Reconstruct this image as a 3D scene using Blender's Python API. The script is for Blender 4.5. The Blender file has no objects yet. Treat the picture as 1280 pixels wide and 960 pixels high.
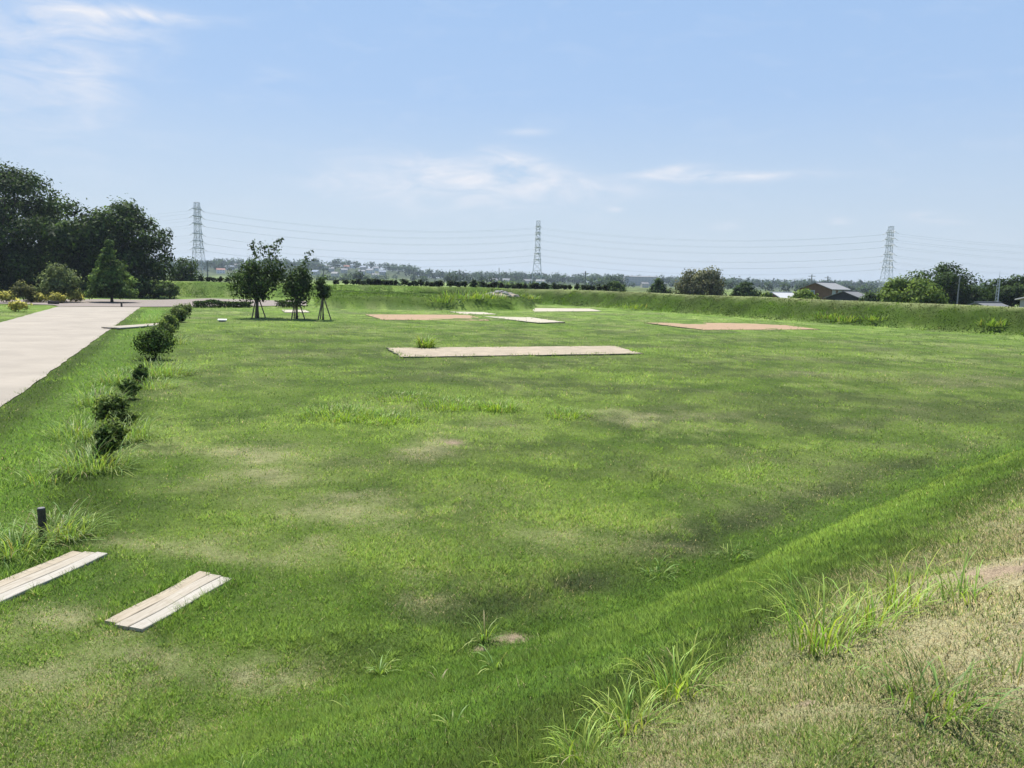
import bpy, math, random
import numpy as np
from mathutils import Vector, Matrix

R = math.radians
rng = np.random.default_rng(7)
random.seed(7)
scene = bpy.context.scene
COL = scene.collection

# ------------------------------------------------------------------ camera
EYE = Vector((0.0, 0.0, 4.0))
PITCH, ROLL, FPX = R(7.71), R(1.35), 960.0
_f = Vector((0, math.cos(PITCH), -math.sin(PITCH)))
_r0 = Vector((1, 0, 0))
_u0 = _r0.cross(_f)
_r = _r0 * math.cos(ROLL) + _u0 * math.sin(ROLL)
_u = _u0 * math.cos(ROLL) - _r0 * math.sin(ROLL)
cam_d = bpy.data.cameras.new('camera')
cam_d.sensor_width = 36.0
cam_d.lens = 36.0 * FPX / 1280.0
cam_d.clip_start = 0.05
cam_d.clip_end = 20000
cam = bpy.data.objects.new('camera', cam_d)
COL.objects.link(cam)
M3 = Matrix((_r, _u, -_f)).transposed()
cam.matrix_world = Matrix.Translation(EYE) @ M3.to_4x4()
scene.camera = cam

# ------------------------------------------------------------------ world, sun, exposure
SUN_AZ, SUN_EL = R(-30), R(62)           # azimuth from +Y towards +X
sun_dir = Vector((math.sin(SUN_AZ) * math.cos(SUN_EL), math.cos(SUN_AZ) * math.cos(SUN_EL), math.sin(SUN_EL)))
world = bpy.data.worlds.new('World')
scene.world = world
world.use_nodes = True
wt = world.node_tree
wt.nodes.clear()
def wn(t, **kw):
    n = wt.nodes.new(t)
    for k, v in kw.items():
        setattr(n, k, v)
    return n
def wmath(op, a, b=None, c=None, clamp=False):
    n = wn('ShaderNodeMath', operation=op, use_clamp=clamp)
    for i, v in enumerate((a, b, c)):
        if v is None: continue
        if isinstance(v, (int, float)): n.inputs[i].default_value = v
        else: wt.links.new(v, n.inputs[i])
    return n.outputs[0]
sky = wn('ShaderNodeTexSky', sky_type='NISHITA')
sky.sun_disc = False
sky.sun_elevation = SUN_EL
sky.sun_rotation = SUN_AZ
sky.altitude = 40
sky.air_density = 1.0
sky.dust_density = 0.7
sky.ozone_density = 1.6
tc = wn('ShaderNodeTexCoord')
sep = wn('ShaderNodeSeparateXYZ')
wt.links.new(tc.outputs['Generated'], sep.inputs[0])
dx, dy, dz = sep.outputs
az = wmath('ARCTAN2', dx, dy)
el = wmath('ARCSINE', dz)
# high thin cloud: streaks in a flat layer overhead, thicker in a few wisps low over the plain
comb = wn('ShaderNodeCombineXYZ')
wt.links.new(wmath('MULTIPLY', az, 13.0), comb.inputs[0])
wt.links.new(wmath('MULTIPLY', el, 42.0), comb.inputs[1])
n1 = wn('ShaderNodeTexNoise')
n1.inputs['Scale'].default_value = 1.0; n1.inputs['Detail'].default_value = 7; n1.inputs['Roughness'].default_value = 0.58
n1.inputs['Distortion'].default_value = 0.6
wt.links.new(comb.outputs[0], n1.inputs['Vector'])
def wisp(a_deg, e_deg, wa, we, amp, tilt=0.0):
    da = wmath('MULTIPLY', wmath('SUBTRACT', az, R(a_deg)), 1 / R(wa))
    ec = wmath('SUBTRACT', el, R(e_deg))
    if tilt: ec = wmath('SUBTRACT', ec, wmath('MULTIPLY', wmath('SUBTRACT', az, R(a_deg)), tilt))
    de = wmath('MULTIPLY', ec, 1 / R(we))
    q = wmath('ADD', wmath('MULTIPLY', da, da), wmath('MULTIPLY', de, de))
    return wmath('MULTIPLY', wmath('EXPONENT', wmath('MULTIPLY', q, -1.0)), amp)
def azel(px, py):
    d = _f * FPX + _r * (px - 640) - _u * (py - 480)
    d.normalize()
    return math.degrees(math.atan2(d.x, d.y)), math.degrees(math.asin(d.z))
cl = None
for (px, py, wpx, hpx, amp, tl) in [(648, 204, 34, 12, 1.2, -.15), (600, 224, 120, 20, 1.15, -.06), (470, 228, 80, 18, .6, 0), (720, 232, 70, 9, .8, -.06),
                                    (890, 221, 80, 5.5, 1.5, 0), (835, 213, 32, 5, 1.0, .12), (560, 250, 150, 18, .35, 0),
                                    (905, 283, 14, 4, 1.0, 0), (1050, 277, 12, 4, 1.1, 0), (1165, 271, 28, 5, 1.0, -.1), (770, 262, 9, 3, .9, 0),
                                    (40, 30, 90, 34, .48, 0.05), (165, 17, 60, 6.5, 1.5, 0.06), (110, 32, 70, 12, .5, 0), (30, 110, 90, 60, .5, 0), (100, 90, 30, 30, .5, 0),
                                    (655, 165, 30, 4, .5, 0), (350, 105, 30, 14, .35, 0)]:
    a, e = azel(px, py)
    w = wisp(a, e, wpx / FPX * 57.3, hpx / FPX * 57.3, amp, tl)
    cl = w if cl is None else wmath('ADD', cl, w)
noise_c = wmath('MULTIPLY', wmath('SUBTRACT', n1.outputs['Fac'], 0.32), 2.9, clamp=True)
cloud = wmath('MULTIPLY', wmath('MULTIPLY', cl, noise_c), 0.85, clamp=True)
veil = wmath('MULTIPLY', wmath('SUBTRACT', n1.outputs['Fac'], 0.52), 0.35, clamp=True)
cloud = wmath('ADD', cloud, veil, clamp=True)
mixc = wn('ShaderNodeMix', data_type='RGBA')
wt.links.new(cloud, mixc.inputs['Factor'])
# summer haze in the air evens out the clear-sky gradient
ramp = wn('ShaderNodeValToRGB')
els = ramp.color_ramp.elements
els[0].position = 0.0; els[0].color = (.435, .50, .575, 1)
els[1].position = 1.0; els[1].color = (.13, .24, .48, 1)
for pos, c in ((.05, (.405, .485, .585, 1)), (.09, (.365, .465, .605, 1)), (.14, (.300, .425, .625, 1)), (.22, (.268, .405, .63, 1)), (.36, (.215, .36, .62, 1))):
    e = els.new(pos); e.color = c
wt.links.new(wmath('MULTIPLY', el, 2 / math.pi, clamp=True), ramp.inputs[0])
rs = wn('ShaderNodeVectorMath', operation='SCALE'); rs.inputs['Scale'].default_value = 8.6
wt.links.new(ramp.outputs[0], rs.inputs[0])
sm = wn('ShaderNodeVectorMath', operation='SCALE'); sm.inputs['Scale'].default_value = 0.45
wt.links.new(sky.outputs[0], sm.inputs[0])
skm = wn('ShaderNodeMix', data_type='RGBA'); skm.inputs['Factor'].default_value = 0.8
wt.links.new(sm.outputs[0], skm.inputs[6]); wt.links.new(rs.outputs[0], skm.inputs[7])
wt.links.new(skm.outputs[2], mixc.inputs[6])
mixc.inputs[7].default_value = (4.75, 4.85, 5.2, 1)
bg = wn('ShaderNodeBackground')
bg.inputs['Strength'].default_value = 0.1
wt.links.new(mixc.outputs[2], bg.inputs['Color'])
wo = wn('ShaderNodeOutputWorld')
wt.links.new(bg.outputs[0], wo.inputs['Surface'])

sl = bpy.data.lights.new('sun', 'SUN')
sl.energy = 4.0
sl.angle = R(0.53)
sl.color = (1.0, 0.96, 0.88)
sun = bpy.data.objects.new('sun', sl)
COL.objects.link(sun)
sun.rotation_euler = (-sun_dir).to_track_quat('-Z', 'Y').to_euler()
sun.location = (0, 0, 80)
vs = scene.view_settings
vs.view_transform = 'Standard'; vs.look = 'None'; vs.exposure = 0.85; vs.gamma = 1.0; vs.use_curve_mapping = False
scene.render.engine = 'CYCLES'
scene.render.resolution_x, scene.render.resolution_y = 1024, 768

# ------------------------------------------------------------------ geometry of the place
def ray(px, py):
    d = _f * FPX + _r * (px - 640) - _u * (py - 480)
    return d.normalized()
def gp(px, py, z=0.0):
    d = ray(px, py)
    t = (z - EYE.z) / d.z
    return np.array([EYE.x + d.x * t, EYE.y + d.y * t])
def at(px, py, Y):
    d = ray(px, py)
    t = Y / d.y
    return Vector((d.x * t, Y, EYE.z + d.z * t))

def hash2(ix, iy, s):
    h = np.sin(ix * 127.1 + iy * 311.7 + s * 74.7) * 43758.5453
    return h - np.floor(h)
def vnoise(x, y, s=0):
    ix, iy = np.floor(x), np.floor(y)
    fx, fy = x - ix, y - iy
    fx = fx * fx * (3 - 2 * fx); fy = fy * fy * (3 - 2 * fy)
    a = hash2(ix, iy, s); b = hash2(ix + 1, iy, s); c = hash2(ix, iy + 1, s); d = hash2(ix + 1, iy + 1, s)
    return (a * (1 - fx) + b * fx) * (1 - fy) + (c * (1 - fx) + d * fx) * fy
def fbm(x, y, s=0, o=4):
    t = 0; a = 0.5; n = 0
    for i in range(o):
        xr = x * 0.8 - y * 0.6; yr = x * 0.6 + y * 0.8
        t = t + a * vnoise(xr, yr, s + i * 13); n += a
        x, y = xr * 2.03 + 5.1, yr * 2.03 + 1.7; a *= 0.5
    return t / n
def sstep(a, b, x):
    t = np.clip((x - a) / (b - a), 0, 1)
    return t * t * (3 - 2 * t)
def poly_dist(x, y, pts):
    """distance to an open polyline and arclength fraction index"""
    best = np.full(x.shape, 1e9); par = np.zeros(x.shape)
    for i in range(len(pts) - 1):
        ax, ay = pts[i]; bx, by = pts[i + 1]
        ux, uy = bx - ax, by - ay
        L2 = ux * ux + uy * uy
        t = np.clip(((x - ax) * ux + (y - ay) * uy) / L2, 0, 1)
        d = np.hypot(x - ax - t * ux, y - ay - t * uy)
        m = d < best
        best = np.where(m, d, best); par = np.where(m, i + t, par)
    return best, par
def in_poly(x, y, pts):
    ins = np.zeros(x.shape, bool)
    n = len(pts)
    for i in range(n):
        x1, y1 = pts[i]; x2, y2 = pts[(i + 1) % n]
        if y1 == y2: continue
        c = ((y1 > y) != (y2 > y)) & (x < (x2 - x1) * (y - y1) / (y2 - y1) + x1)
        ins ^= c
    return ins

# crest line of the earth bank that goes round the field
CREST = [(-120, -22), (-30, -9), (-8, -3.2), (-3, -1.4), (0, 0), (29.7, 26.8), (55, 49.6), (59.5, 54.5), (60.4, 57.5), (58.5, 61.5),
         (51, 73), (34.5, 100), (18, 127), (12, 135), (5, 138.5), (-4, 139), (-30, 136), (-60, 132), (-140, 124)]
INSIDE = CREST + [(-700, 60), (-700, -120)]
PDIR = np.array([-0.387, 0.922])           # direction of the path
PA = np.array([-15.0, 22.5])               # a point of its right edge
PN = np.array([-0.922, -0.387])
DITCH = [(51.5, 58.5), (30, 35.6)] + [tuple(gp(a_, b_, -.3) + np.array([.47, -.52]) * (1 if a_ > 620 else .6)) for a_, b_ in ((1280, 563), (1130, 607), (1000, 652), (900, 697), (790, 748), (690, 790), (590, 814), (480, 808), (380, 786))] + [(-4.15, 9.4), (-6.3, 9.95), (-8.3, 11.3),
         (-9.6, 13.2)]
TERRACE = [tuple(gp(394, 384.5)), tuple(gp(660, 388.3)), (3.5, 119), (-2, 132), (-34, 131)]

def H(x, y):
    x = np.asarray(x, float); y = np.asarray(y, float)
    shp = x.shape
    x = x.ravel(); y = y.ravel()
    r = np.hypot(x, y)
    z = (fbm(x * 0.12, y * 0.12, 3, 3) - 0.5) * 0.22 * sstep(400, 100, r) * sstep(8, 25, r)
    z = z + (fbm(x * 0.7, y * 0.7, 5, 3) - 0.5) * 0.10 * sstep(120, 40, r)
    wp = -((x - PA[0]) * PN[0] + (y - PA[1]) * PN[1]); tp_ = (x - PA[0]) * PDIR[0] + (y - PA[1]) * PDIR[1]
    z = z * (1 - .9 * sstep(.9, .2, wp) * sstep(-10, -8, wp) * sstep(100, 85, tp_))
    near = r < 700
    xs, ys = x[near], y[near]
    zz = np.zeros(xs.shape)
    dc, pc = poly_dist(xs, ys, CREST)
    ins = in_poly(xs, ys, INSIDE)
    wob = (fbm(xs * 0.25, ys * 0.25, 9, 3) - 0.5) * 0.8
    tp = np.clip((6.5 - dc - .5 * wob * sstep(0, 4, dc)) / 4.5, 0, 1)
    prof = .6 * tp + .4 * tp * tp * (3 - 2 * tp)
    tn = np.clip((6.5 - dc - .30 * wob * sstep(0, 4, dc)) / 5.5, 0, 1)
    nb = sstep(45, 25, np.hypot(xs, ys))
    prof = prof * (1 - nb) + nb * tn ** 1.12
    zz += 2.5 * prof
    # outside the bank the plain lies lower
    zz += np.where(ins, 0, -2.6 * sstep(4, 14, dc))
    # ditch
    dd, pd = poly_dist(xs, ys, DITCH)
    c = np.clip(dd / np.where((dc > 6.4) & (pd < 10.5), 1.05, 1.4), 0, 1)
    cut = .72 * (0.5 + 0.5 * np.cos(np.pi * c)) * sstep(0.0, 0.5, pd)
    # broad trough between the path and the shrub row
    wq = -((xs - PA[0]) * PN[0] + (ys - PA[1]) * PN[1]); tq = (xs - PA[0]) * PDIR[0] + (ys - PA[1]) * PDIR[1]
    tro = np.interp(wq, [0, .25, .7, 1.3, 2.0, 2.5, 2.9, 3.4, 3.9], [0, .03, .22, .58, .9, 1.0, .92, .4, 0])
    cut = np.maximum(cut, 1.2 * tro * sstep(-14.5, -9, tq) * sstep(63, 57, tq))
    zz -= cut * 1.0
    # terrace in front of the far bank
    tin = in_poly(xs, ys, TERRACE)
    td, _ = poly_dist(xs, ys, TERRACE[:3] + [])
    td2, _ = poly_dist(xs, ys, [TERRACE[4], TERRACE[0]])
    td = np.minimum(td, td2)
    tz = 1.5 * sstep(-.3, 1.9, td) * tin
    zz = np.maximum(zz, tz)
    z[near] += zz
    fl = ~near
    z[fl] += np.where(in_poly(x[fl], y[fl], INSIDE), 0, -2.6)
    # far low hills
    px = 640 + 960 * x / np.maximum(y, 1)
    front = y > 300
    hill = np.where(px < 520, 15 * np.exp(-((px - 360) / 190.0) ** 2), 0)
    hill = hill + 3.5 + 3.5 * vnoise(px / 70.0, y * 0 + 2, 4) + 4.0 * np.exp(-((px - 440) / 140) ** 2)
    hill = hill * sstep(850, 1500, y) * front
    z = z + hill
    return z.reshape(shp)
def h1(x, y):
    return float(H(np.array([x]), np.array([y]))[0])
def hit(px, py, tmin=1.5, tmax=900):
    """first point of the terrain on the ray through a pixel of the photograph"""
    d = ray(px, py)
    t = np.geomspace(tmin, tmax, 4000)
    gap = EYE.z + d.z * t - H(d.x * t, d.y * t)
    k = np.argmax(gap < 0)
    if not (gap < 0).any(): k = len(t) - 1
    return Vector((d.x * t[k], d.y * t[k], h1(d.x * t[k], d.y * t[k])))

# ------------------------------------------------------------------ materials
def mat(name):
    m = bpy.data.materials.new(name)
    m.use_nodes = True
    nt = m.node_tree
    b = nt.nodes['Principled BSDF']
    return m, nt, b
def link(nt, a, b): nt.links.new(a, b)
def plain(name, col, rough=0.8, noise=0.0, nscale=3.0, bump=0.0, bscale=None, metal=0.0, stretch=None):
    m, nt, b = mat(name)
    b.inputs['Roughness'].default_value = rough
    b.inputs['Metallic'].default_value = metal
    b.inputs['Base Color'].default_value = (*col, 1)
    if noise or bump:
        tcn = nt.nodes.new('ShaderNodeTexCoord')
        src = tcn.outputs['Object']
        if stretch:
            mp = nt.nodes.new('ShaderNodeMapping'); mp.inputs['Scale'].default_value = stretch
            link(nt, src, mp.inputs[0]); src = mp.outputs[0]
        nz = nt.nodes.new('ShaderNodeTexNoise'); nz.inputs['Scale'].default_value = nscale
        nz.inputs['Detail'].default_value = 8; nz.inputs['Roughness'].default_value = 0.65
        link(nt, src, nz.inputs['Vector'])
        rp = nt.nodes.new('ShaderNodeValToRGB')
        rp.color_ramp.elements[0].position = 0.3; rp.color_ramp.elements[1].position = 0.7
        rp.color_ramp.elements[0].color = (*[c * (1 - noise) for c in col], 1)
        rp.color_ramp.elements[1].color = (*[min(1, c * (1 + noise)) for c in col], 1)
        link(nt, nz.outputs['Fac'], rp.inputs[0]); link(nt, rp.outputs[0], b.inputs['Base Color'])
        if bump:
            n2 = nt.nodes.new('ShaderNodeTexNoise'); n2.inputs['Scale'].default_value = bscale or nscale * 4
            n2.inputs['Detail'].default_value = 6
            link(nt, src, n2.inputs['Vector'])
            bp = nt.nodes.new('ShaderNodeBump'); bp.inputs['Strength'].default_value = bump
            bp.inputs['Distance'].default_value = 0.02
            link(nt, n2.outputs['Fac'], bp.inputs['Height']); link(nt, bp.outputs[0], b.inputs['Normal'])
    return m
def vcol(name, rough=0.6, trans=0.35, noise=0.0, nscale=20.0, spec=0.3, bump=0.0, tint=(1.15, 1.25, 0.55), nrm=False):
    """leaf or blade: colour per vertex, part of the light passes through"""
    m, nt, b = mat(name)
    b.inputs['Roughness'].default_value = rough
    b.inputs['Specular IOR Level'].default_value = spec
    at_ = nt.nodes.new('ShaderNodeAttribute'); at_.attribute_name = 'Col'
    colr = at_.outputs['Color']
    if noise:
        tcn = nt.nodes.new('ShaderNodeNewGeometry')
        nz = nt.nodes.new('ShaderNodeTexNoise'); nz.inputs['Scale'].default_value = nscale; nz.inputs['Detail'].default_value = 6
        nz.inputs['Roughness'].default_value = 0.7
        link(nt, tcn.outputs['Position'], nz.inputs['Vector'])
        mr = nt.nodes.new('ShaderNodeMapRange'); mr.inputs[1].default_value = 0.25; mr.inputs[2].default_value = 0.75
        mr.inputs[3].default_value = 1 - noise; mr.inputs[4].default_value = 1 + noise
        link(nt, nz.outputs['Fac'], mr.inputs[0])
        vm = nt.nodes.new('ShaderNodeVectorMath'); vm.operation = 'SCALE'
        link(nt, colr, vm.inputs[0]); link(nt, mr.outputs[0], vm.inputs['Scale'])
        colr = vm.outputs[0]
        nf = nt.nodes.new('ShaderNodeTexNoise'); nf.inputs['Scale'].default_value = nscale * 11; nf.inputs['Detail'].default_value = 4
        link(nt, tcn.outputs['Position'], nf.inputs['Vector'])
        mf = nt.nodes.new('ShaderNodeMapRange'); mf.inputs[1].default_value = 0.35; mf.inputs[2].default_value = 0.65
        mf.inputs[3].default_value = 0.45; mf.inputs[4].default_value = 1.3
        link(nt, nf.outputs['Fac'], mf.inputs[0])
        vf = nt.nodes.new('ShaderNodeVectorMath'); vf.operation = 'SCALE'
        link(nt, colr, vf.inputs[0]); link(nt, mf.outputs[0], vf.inputs['Scale'])
        colr = vf.outputs[0]
        if bump:
            bp = nt.nodes.new('ShaderNodeBump'); bp.inputs['Strength'].default_value = bump; bp.inputs['Distance'].default_value = 0.05
            link(nt, nz.outputs['Fac'], bp.inputs['Height']); link(nt, bp.outputs[0], b.inputs['Normal'])
    link(nt, colr, b.inputs['Base Color'])
    if nrm:
        an = nt.nodes.new('ShaderNodeAttribute'); an.attribute_name = 'Lie'
        link(nt, an.outputs['Vector'], b.inputs['Normal'])
    if trans:
        tr = nt.nodes.new('ShaderNodeBsdfTranslucent')
        vm2 = nt.nodes.new('ShaderNodeVectorMath'); vm2.operation = 'MULTIPLY'
        link(nt, colr, vm2.inputs[0]); vm2.inputs[1].default_value = tint
        link(nt, vm2.outputs[0], tr.inputs['Color'])
        mx = nt.nodes.new('ShaderNodeMixShader'); mx.inputs[0].default_value = trans
        link(nt, b.outputs[0], mx.inputs[1]); link(nt, tr.outputs[0], mx.inputs[2])
        link(nt, mx.outputs[0], nt.nodes['Material Output'].inputs['Surface'])
    return m
M_GROUND = vcol('turf_soil', rough=0.95, trans=0, noise=0.35, nscale=9.0, spec=0.05, bump=0.35)
M_GRASS = vcol('grass_blade', rough=0.7, trans=0.25, spec=0.08, nrm=True)
M_WEED = vcol('weed_blade', rough=0.5, trans=0.42, spec=0.3)
M_LEAF = vcol('tree_leaf', rough=0.65, trans=0.22, spec=0.08, nrm=True)
M_WOODLAND = vcol('woodland_leaf', rough=0.8, trans=0.1, spec=0.05, nrm=True)
M_CONCRETE = plain('path_concrete', (0.315, 0.270, 0.215), 0.9, noise=0.15, nscale=0.35, bump=0.15, bscale=30)
M_GRAVEL = plain('grey_gravel', (0.225, 0.185, 0.155), 0.95, noise=0.22, nscale=5, bump=0.5, bscale=40)
M_BEIGE = plain('beige_gravel', (0.345, 0.280, 0.198), 0.95, noise=0.20, nscale=1.4, bump=0.4, bscale=40)
M_BROWN = plain('brown_soil', (0.33, 0.215, 0.125), 0.95, noise=0.12, nscale=1.2, bump=0.4, bscale=40)
M_PALE = plain('pale_gravel', (0.42, 0.37, 0.28), 0.95, noise=0.10, nscale=1.2, bump=0.3, bscale=40)
M_EDGE = plain('dark_edging', (0.075, 0.085, 0.04), 0.95, noise=0.3, nscale=3)
M_BARK = plain('bark', (0.085, 0.07, 0.055), 0.95, noise=0.4, nscale=4, bump=0.6, bscale=12, stretch=(6, 6, 1))
M_STAKE = plain('stake_wood', (0.13, 0.10, 0.075), 0.9, noise=0.3, nscale=5, stretch=(6, 6, 1))
M_BLACK = plain('black_post', (0.035, 0.03, 0.026), 0.7, noise=0.4, nscale=12, bump=0.4, bscale=50)
M_STEEL = plain('galvanised_steel', (0.36, 0.39, 0.42), 0.55, noise=0.1, nscale=0.3)
M_WIRE = plain('wire', (0.36, 0.40, 0.44), 0.6)
M_POLE = plain('utility_pole_concrete', (0.20, 0.20, 0.20), 0.8, noise=0.15, nscale=1)
M_PORCELAIN = plain('insulator', (0.55, 0.53, 0.5), 0.4)
M_STONE = plain('grey_stone', (0.20, 0.19, 0.185), 0.9, noise=0.35, nscale=2.5, bump=0.6, bscale=8)
M_WHITE = plain('white_paint', (0.62, 0.62, 0.60), 0.6, noise=0.04, nscale=2)
M_GLASS = plain('window_glass', (0.22, 0.26, 0.30), 0.15)
M_TIMBER = None
def wood_mat(name, col):
    m, nt, b = mat(name)
    b.inputs['Roughness'].default_value = 0.85
    tcn = nt.nodes.new('ShaderNodeTexCoord')
    mp = nt.nodes.new('ShaderNodeMapping'); mp.inputs['Scale'].default_value = (28, 1.6, 28)
    link(nt, tcn.outputs['Object'], mp.inputs[0])
    nz = nt.nodes.new('ShaderNodeTexNoise'); nz.inputs['Scale'].default_value = 1.6; nz.inputs['Detail'].default_value = 8
    nz.inputs['Distortion'].default_value = 0.8; nz.inputs['Roughness'].default_value = 0.7
    link(nt, mp.outputs[0], nz.inputs['Vector'])
    rp = nt.nodes.new('ShaderNodeValToRGB')
    e = rp.color_ramp.elements
    e[0].position = 0.28; e[0].color = (col[0] * .62, col[1] * .58, col[2] * .52, 1)
    e[1].position = 0.62; e[1].color = (*col, 1)
    link(nt, nz.outputs['Fac'], rp.inputs[0])
    n2 = nt.nodes.new('ShaderNodeTexNoise'); n2.inputs['Scale'].default_value = 5; n2.inputs['Detail'].default_value = 5
    link(nt, tcn.outputs['Object'], n2.inputs['Vector'])
    mx = nt.nodes.new('ShaderNodeMix'); mx.data_type = 'RGBA'; mx.blend_type = 'MULTIPLY'
    mr = nt.nodes.new('ShaderNodeMapRange'); mr.inputs[1].default_value = .52; mr.inputs[2].default_value = .75
    link(nt, n2.outputs['Fac'], mr.inputs[0]); mr.inputs[4].default_value = 0.55
    link(nt, mr.outputs[0], mx.inputs['Factor']); link(nt, rp.outputs[0], mx.inputs[6])
    mx.inputs[7].default_value = (.62, .55, .45, 1)
    link(nt, mx.outputs[2], b.inputs['Base Color'])
    bp = nt.nodes.new('ShaderNodeBump'); bp.inputs['Strength'].default_value = 0.5; bp.inputs['Distance'].default_value = 0.004
    link(nt, nz.outputs['Fac'], bp.inputs['Height']); link(nt, bp.outputs[0], b.inputs['Normal'])
    return m
WOODS = [wood_mat('weathered_plank_%s' % n, c) for n, c in (('tan', (.41, .345, .255)), ('pink', (.42, .37, .295)), ('pale', (.445, .41, .35)))]

# ------------------------------------------------------------------ mesh helpers
def tag(o, label=None, cat=None, group=None, kind=None):
    if label: o['label'] = label
    if cat: o['category'] = cat
    if group: o['group'] = group
    if kind: o['kind'] = kind
    return o
def empty(name, loc, label=None, cat=None, group=None, rz=0.0):
    o = bpy.data.objects.new(name, None)
    o.empty_display_size = 0.3
    COL.objects.link(o)
    o.location = loc
    o.rotation_euler = (0, 0, rz)
    return tag(o, label, cat, group)
def mesh_np(name, verts, loops, sizes, material, col=None, smooth=False, lie=None):
    """mesh from arrays: loops = flat vertex indices, sizes = corners of each face (int or array)"""
    me = bpy.data.meshes.new(name)
    verts = np.ascontiguousarray(verts, np.float32)
    loops = np.ascontiguousarray(loops, np.int32).ravel()
    me.vertices.add(len(verts)); me.vertices.foreach_set('co', verts.ravel())
    me.loops.add(len(loops)); me.loops.foreach_set('vertex_index', loops)
    if np.isscalar(sizes): sizes = np.full(len(loops) // sizes, sizes, np.int32)
    starts = np.concatenate([[0], np.cumsum(sizes)[:-1]]).astype(np.int32)
    me.polygons.add(len(sizes)); me.polygons.foreach_set('loop_start', starts); me.polygons.foreach_set('loop_total', sizes.astype(np.int32))
    if col is not None:
        a = me.color_attributes.new('Col', 'FLOAT_COLOR', 'POINT')
        c4 = np.ones((len(verts), 4), np.float32); c4[:, :3] = col
        a.data.foreach_set('color', c4.ravel())
    if lie is not None:
        a = me.attributes.new('Lie', 'FLOAT_VECTOR', 'POINT')
        a.data.foreach_set('vector', np.ascontiguousarray(lie, np.float32).ravel())
    me.update(calc_edges=True)
    if smooth: me.polygons.foreach_set('use_smooth', np.ones(len(sizes), bool))
    me.materials.append(material)
    return me
def obj(name, me, parent=None, loc=None):
    o = bpy.data.objects.new(name, me)
    COL.objects.link(o)
    if parent is not None: o.parent = parent
    if loc is not None: o.location = loc
    return o
class MB:
    """collects boxes, tubes and polygons into one mesh"""
    def __init__(s): s.v = []; s.f = []
    def add(s, vs, fs):
        b = len(s.v); s.v += [tuple(v) for v in vs]; s.f += [tuple(i + b for i in f) for f in fs]
        return s
    def box(s, c, d, rz=0.0, bev=0.0):
        cx, cy, cz = c; hx, hy, hz = d[0] / 2, d[1] / 2, d[2] / 2
        ca, sa = math.cos(rz), math.sin(rz)
        def T(x, y, z): return (cx + x * ca - y * sa, cy + x * sa + y * ca, cz + z)
        if bev:
            b = bev
            vs = []
            for (x, y, z) in ((hx - b, hy - b, -hz), (hx, hy, -hz + b), (hx, hy, hz - b), (hx - b, hy - b, hz)):
                vs += [T(-x, -y, z), T(x, -y, z), T(x, y, z), T(-x, y, z)]
            fs = [(3, 2, 1, 0), (12, 13, 14, 15)]
            for k in range(3):
                for i in range(4):
                    j = (i + 1) % 4
                    fs.append((k * 4 + i, k * 4 + j, k * 4 + 4 + j, k * 4 + 4 + i))
            return s.add(vs, fs)
        vs = [T(x, y, z) for z in (-hz, hz) for x, y in ((-hx, -hy), (hx, -hy), (hx, hy), (-hx, hy))]
        return s.add(vs, [(3, 2, 1, 0), (4, 5, 6, 7), (0, 1, 5, 4), (1, 2, 6, 5), (2, 3, 7, 6), (3, 0, 4, 7)])
    def tube(s, pts, rad, n=6, cap=True):
        pts = [Vector(p) for p in pts]
        if not hasattr(rad, '__len__'): rad = [rad] * len(pts)
        b = len(s.v)
        for i, p in enumerate(pts):
            t = (pts[min(i + 1, len(pts) - 1)] - pts[max(i - 1, 0)]).normalized()
            a = Vector((0, 0, 1)) if abs(t.z) < 0.9 else Vector((1, 0, 0))
            e1 = t.cross(a).normalized(); e2 = t.cross(e1)
            for k in range(n):
                an = 2 * math.pi * k / n
                s.v.append(tuple(p + (e1 * math.cos(an) + e2 * math.sin(an)) * rad[i]))
        for i in range(len(pts) - 1):
            for k in range(n):
                k2 = (k + 1) % n
                s.f.append((b + i * n + k, b + i * n + k2, b + (i + 1) * n + k2, b + (i + 1) * n + k))
        if cap:
            s.f.append(tuple(b + k for k in range(n))[::-1])
            s.f.append(tuple(b + (len(pts) - 1) * n + k for k in range(n)))
        return s
    def mesh(s, name, m, smooth=False):
        me = bpy.data.meshes.new(name)
        me.from_pydata(s.v, [], s.f)
        me.materials.append(m)
        if smooth: me.polygons.foreach_set('use_smooth', np.ones(len(me.polygons), bool))
        me.update()
        return me
    def build(s, name, m, parent=None, smooth=False, loc=None):
        return obj(name, s.mesh(name, m, smooth), parent, loc)

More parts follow.
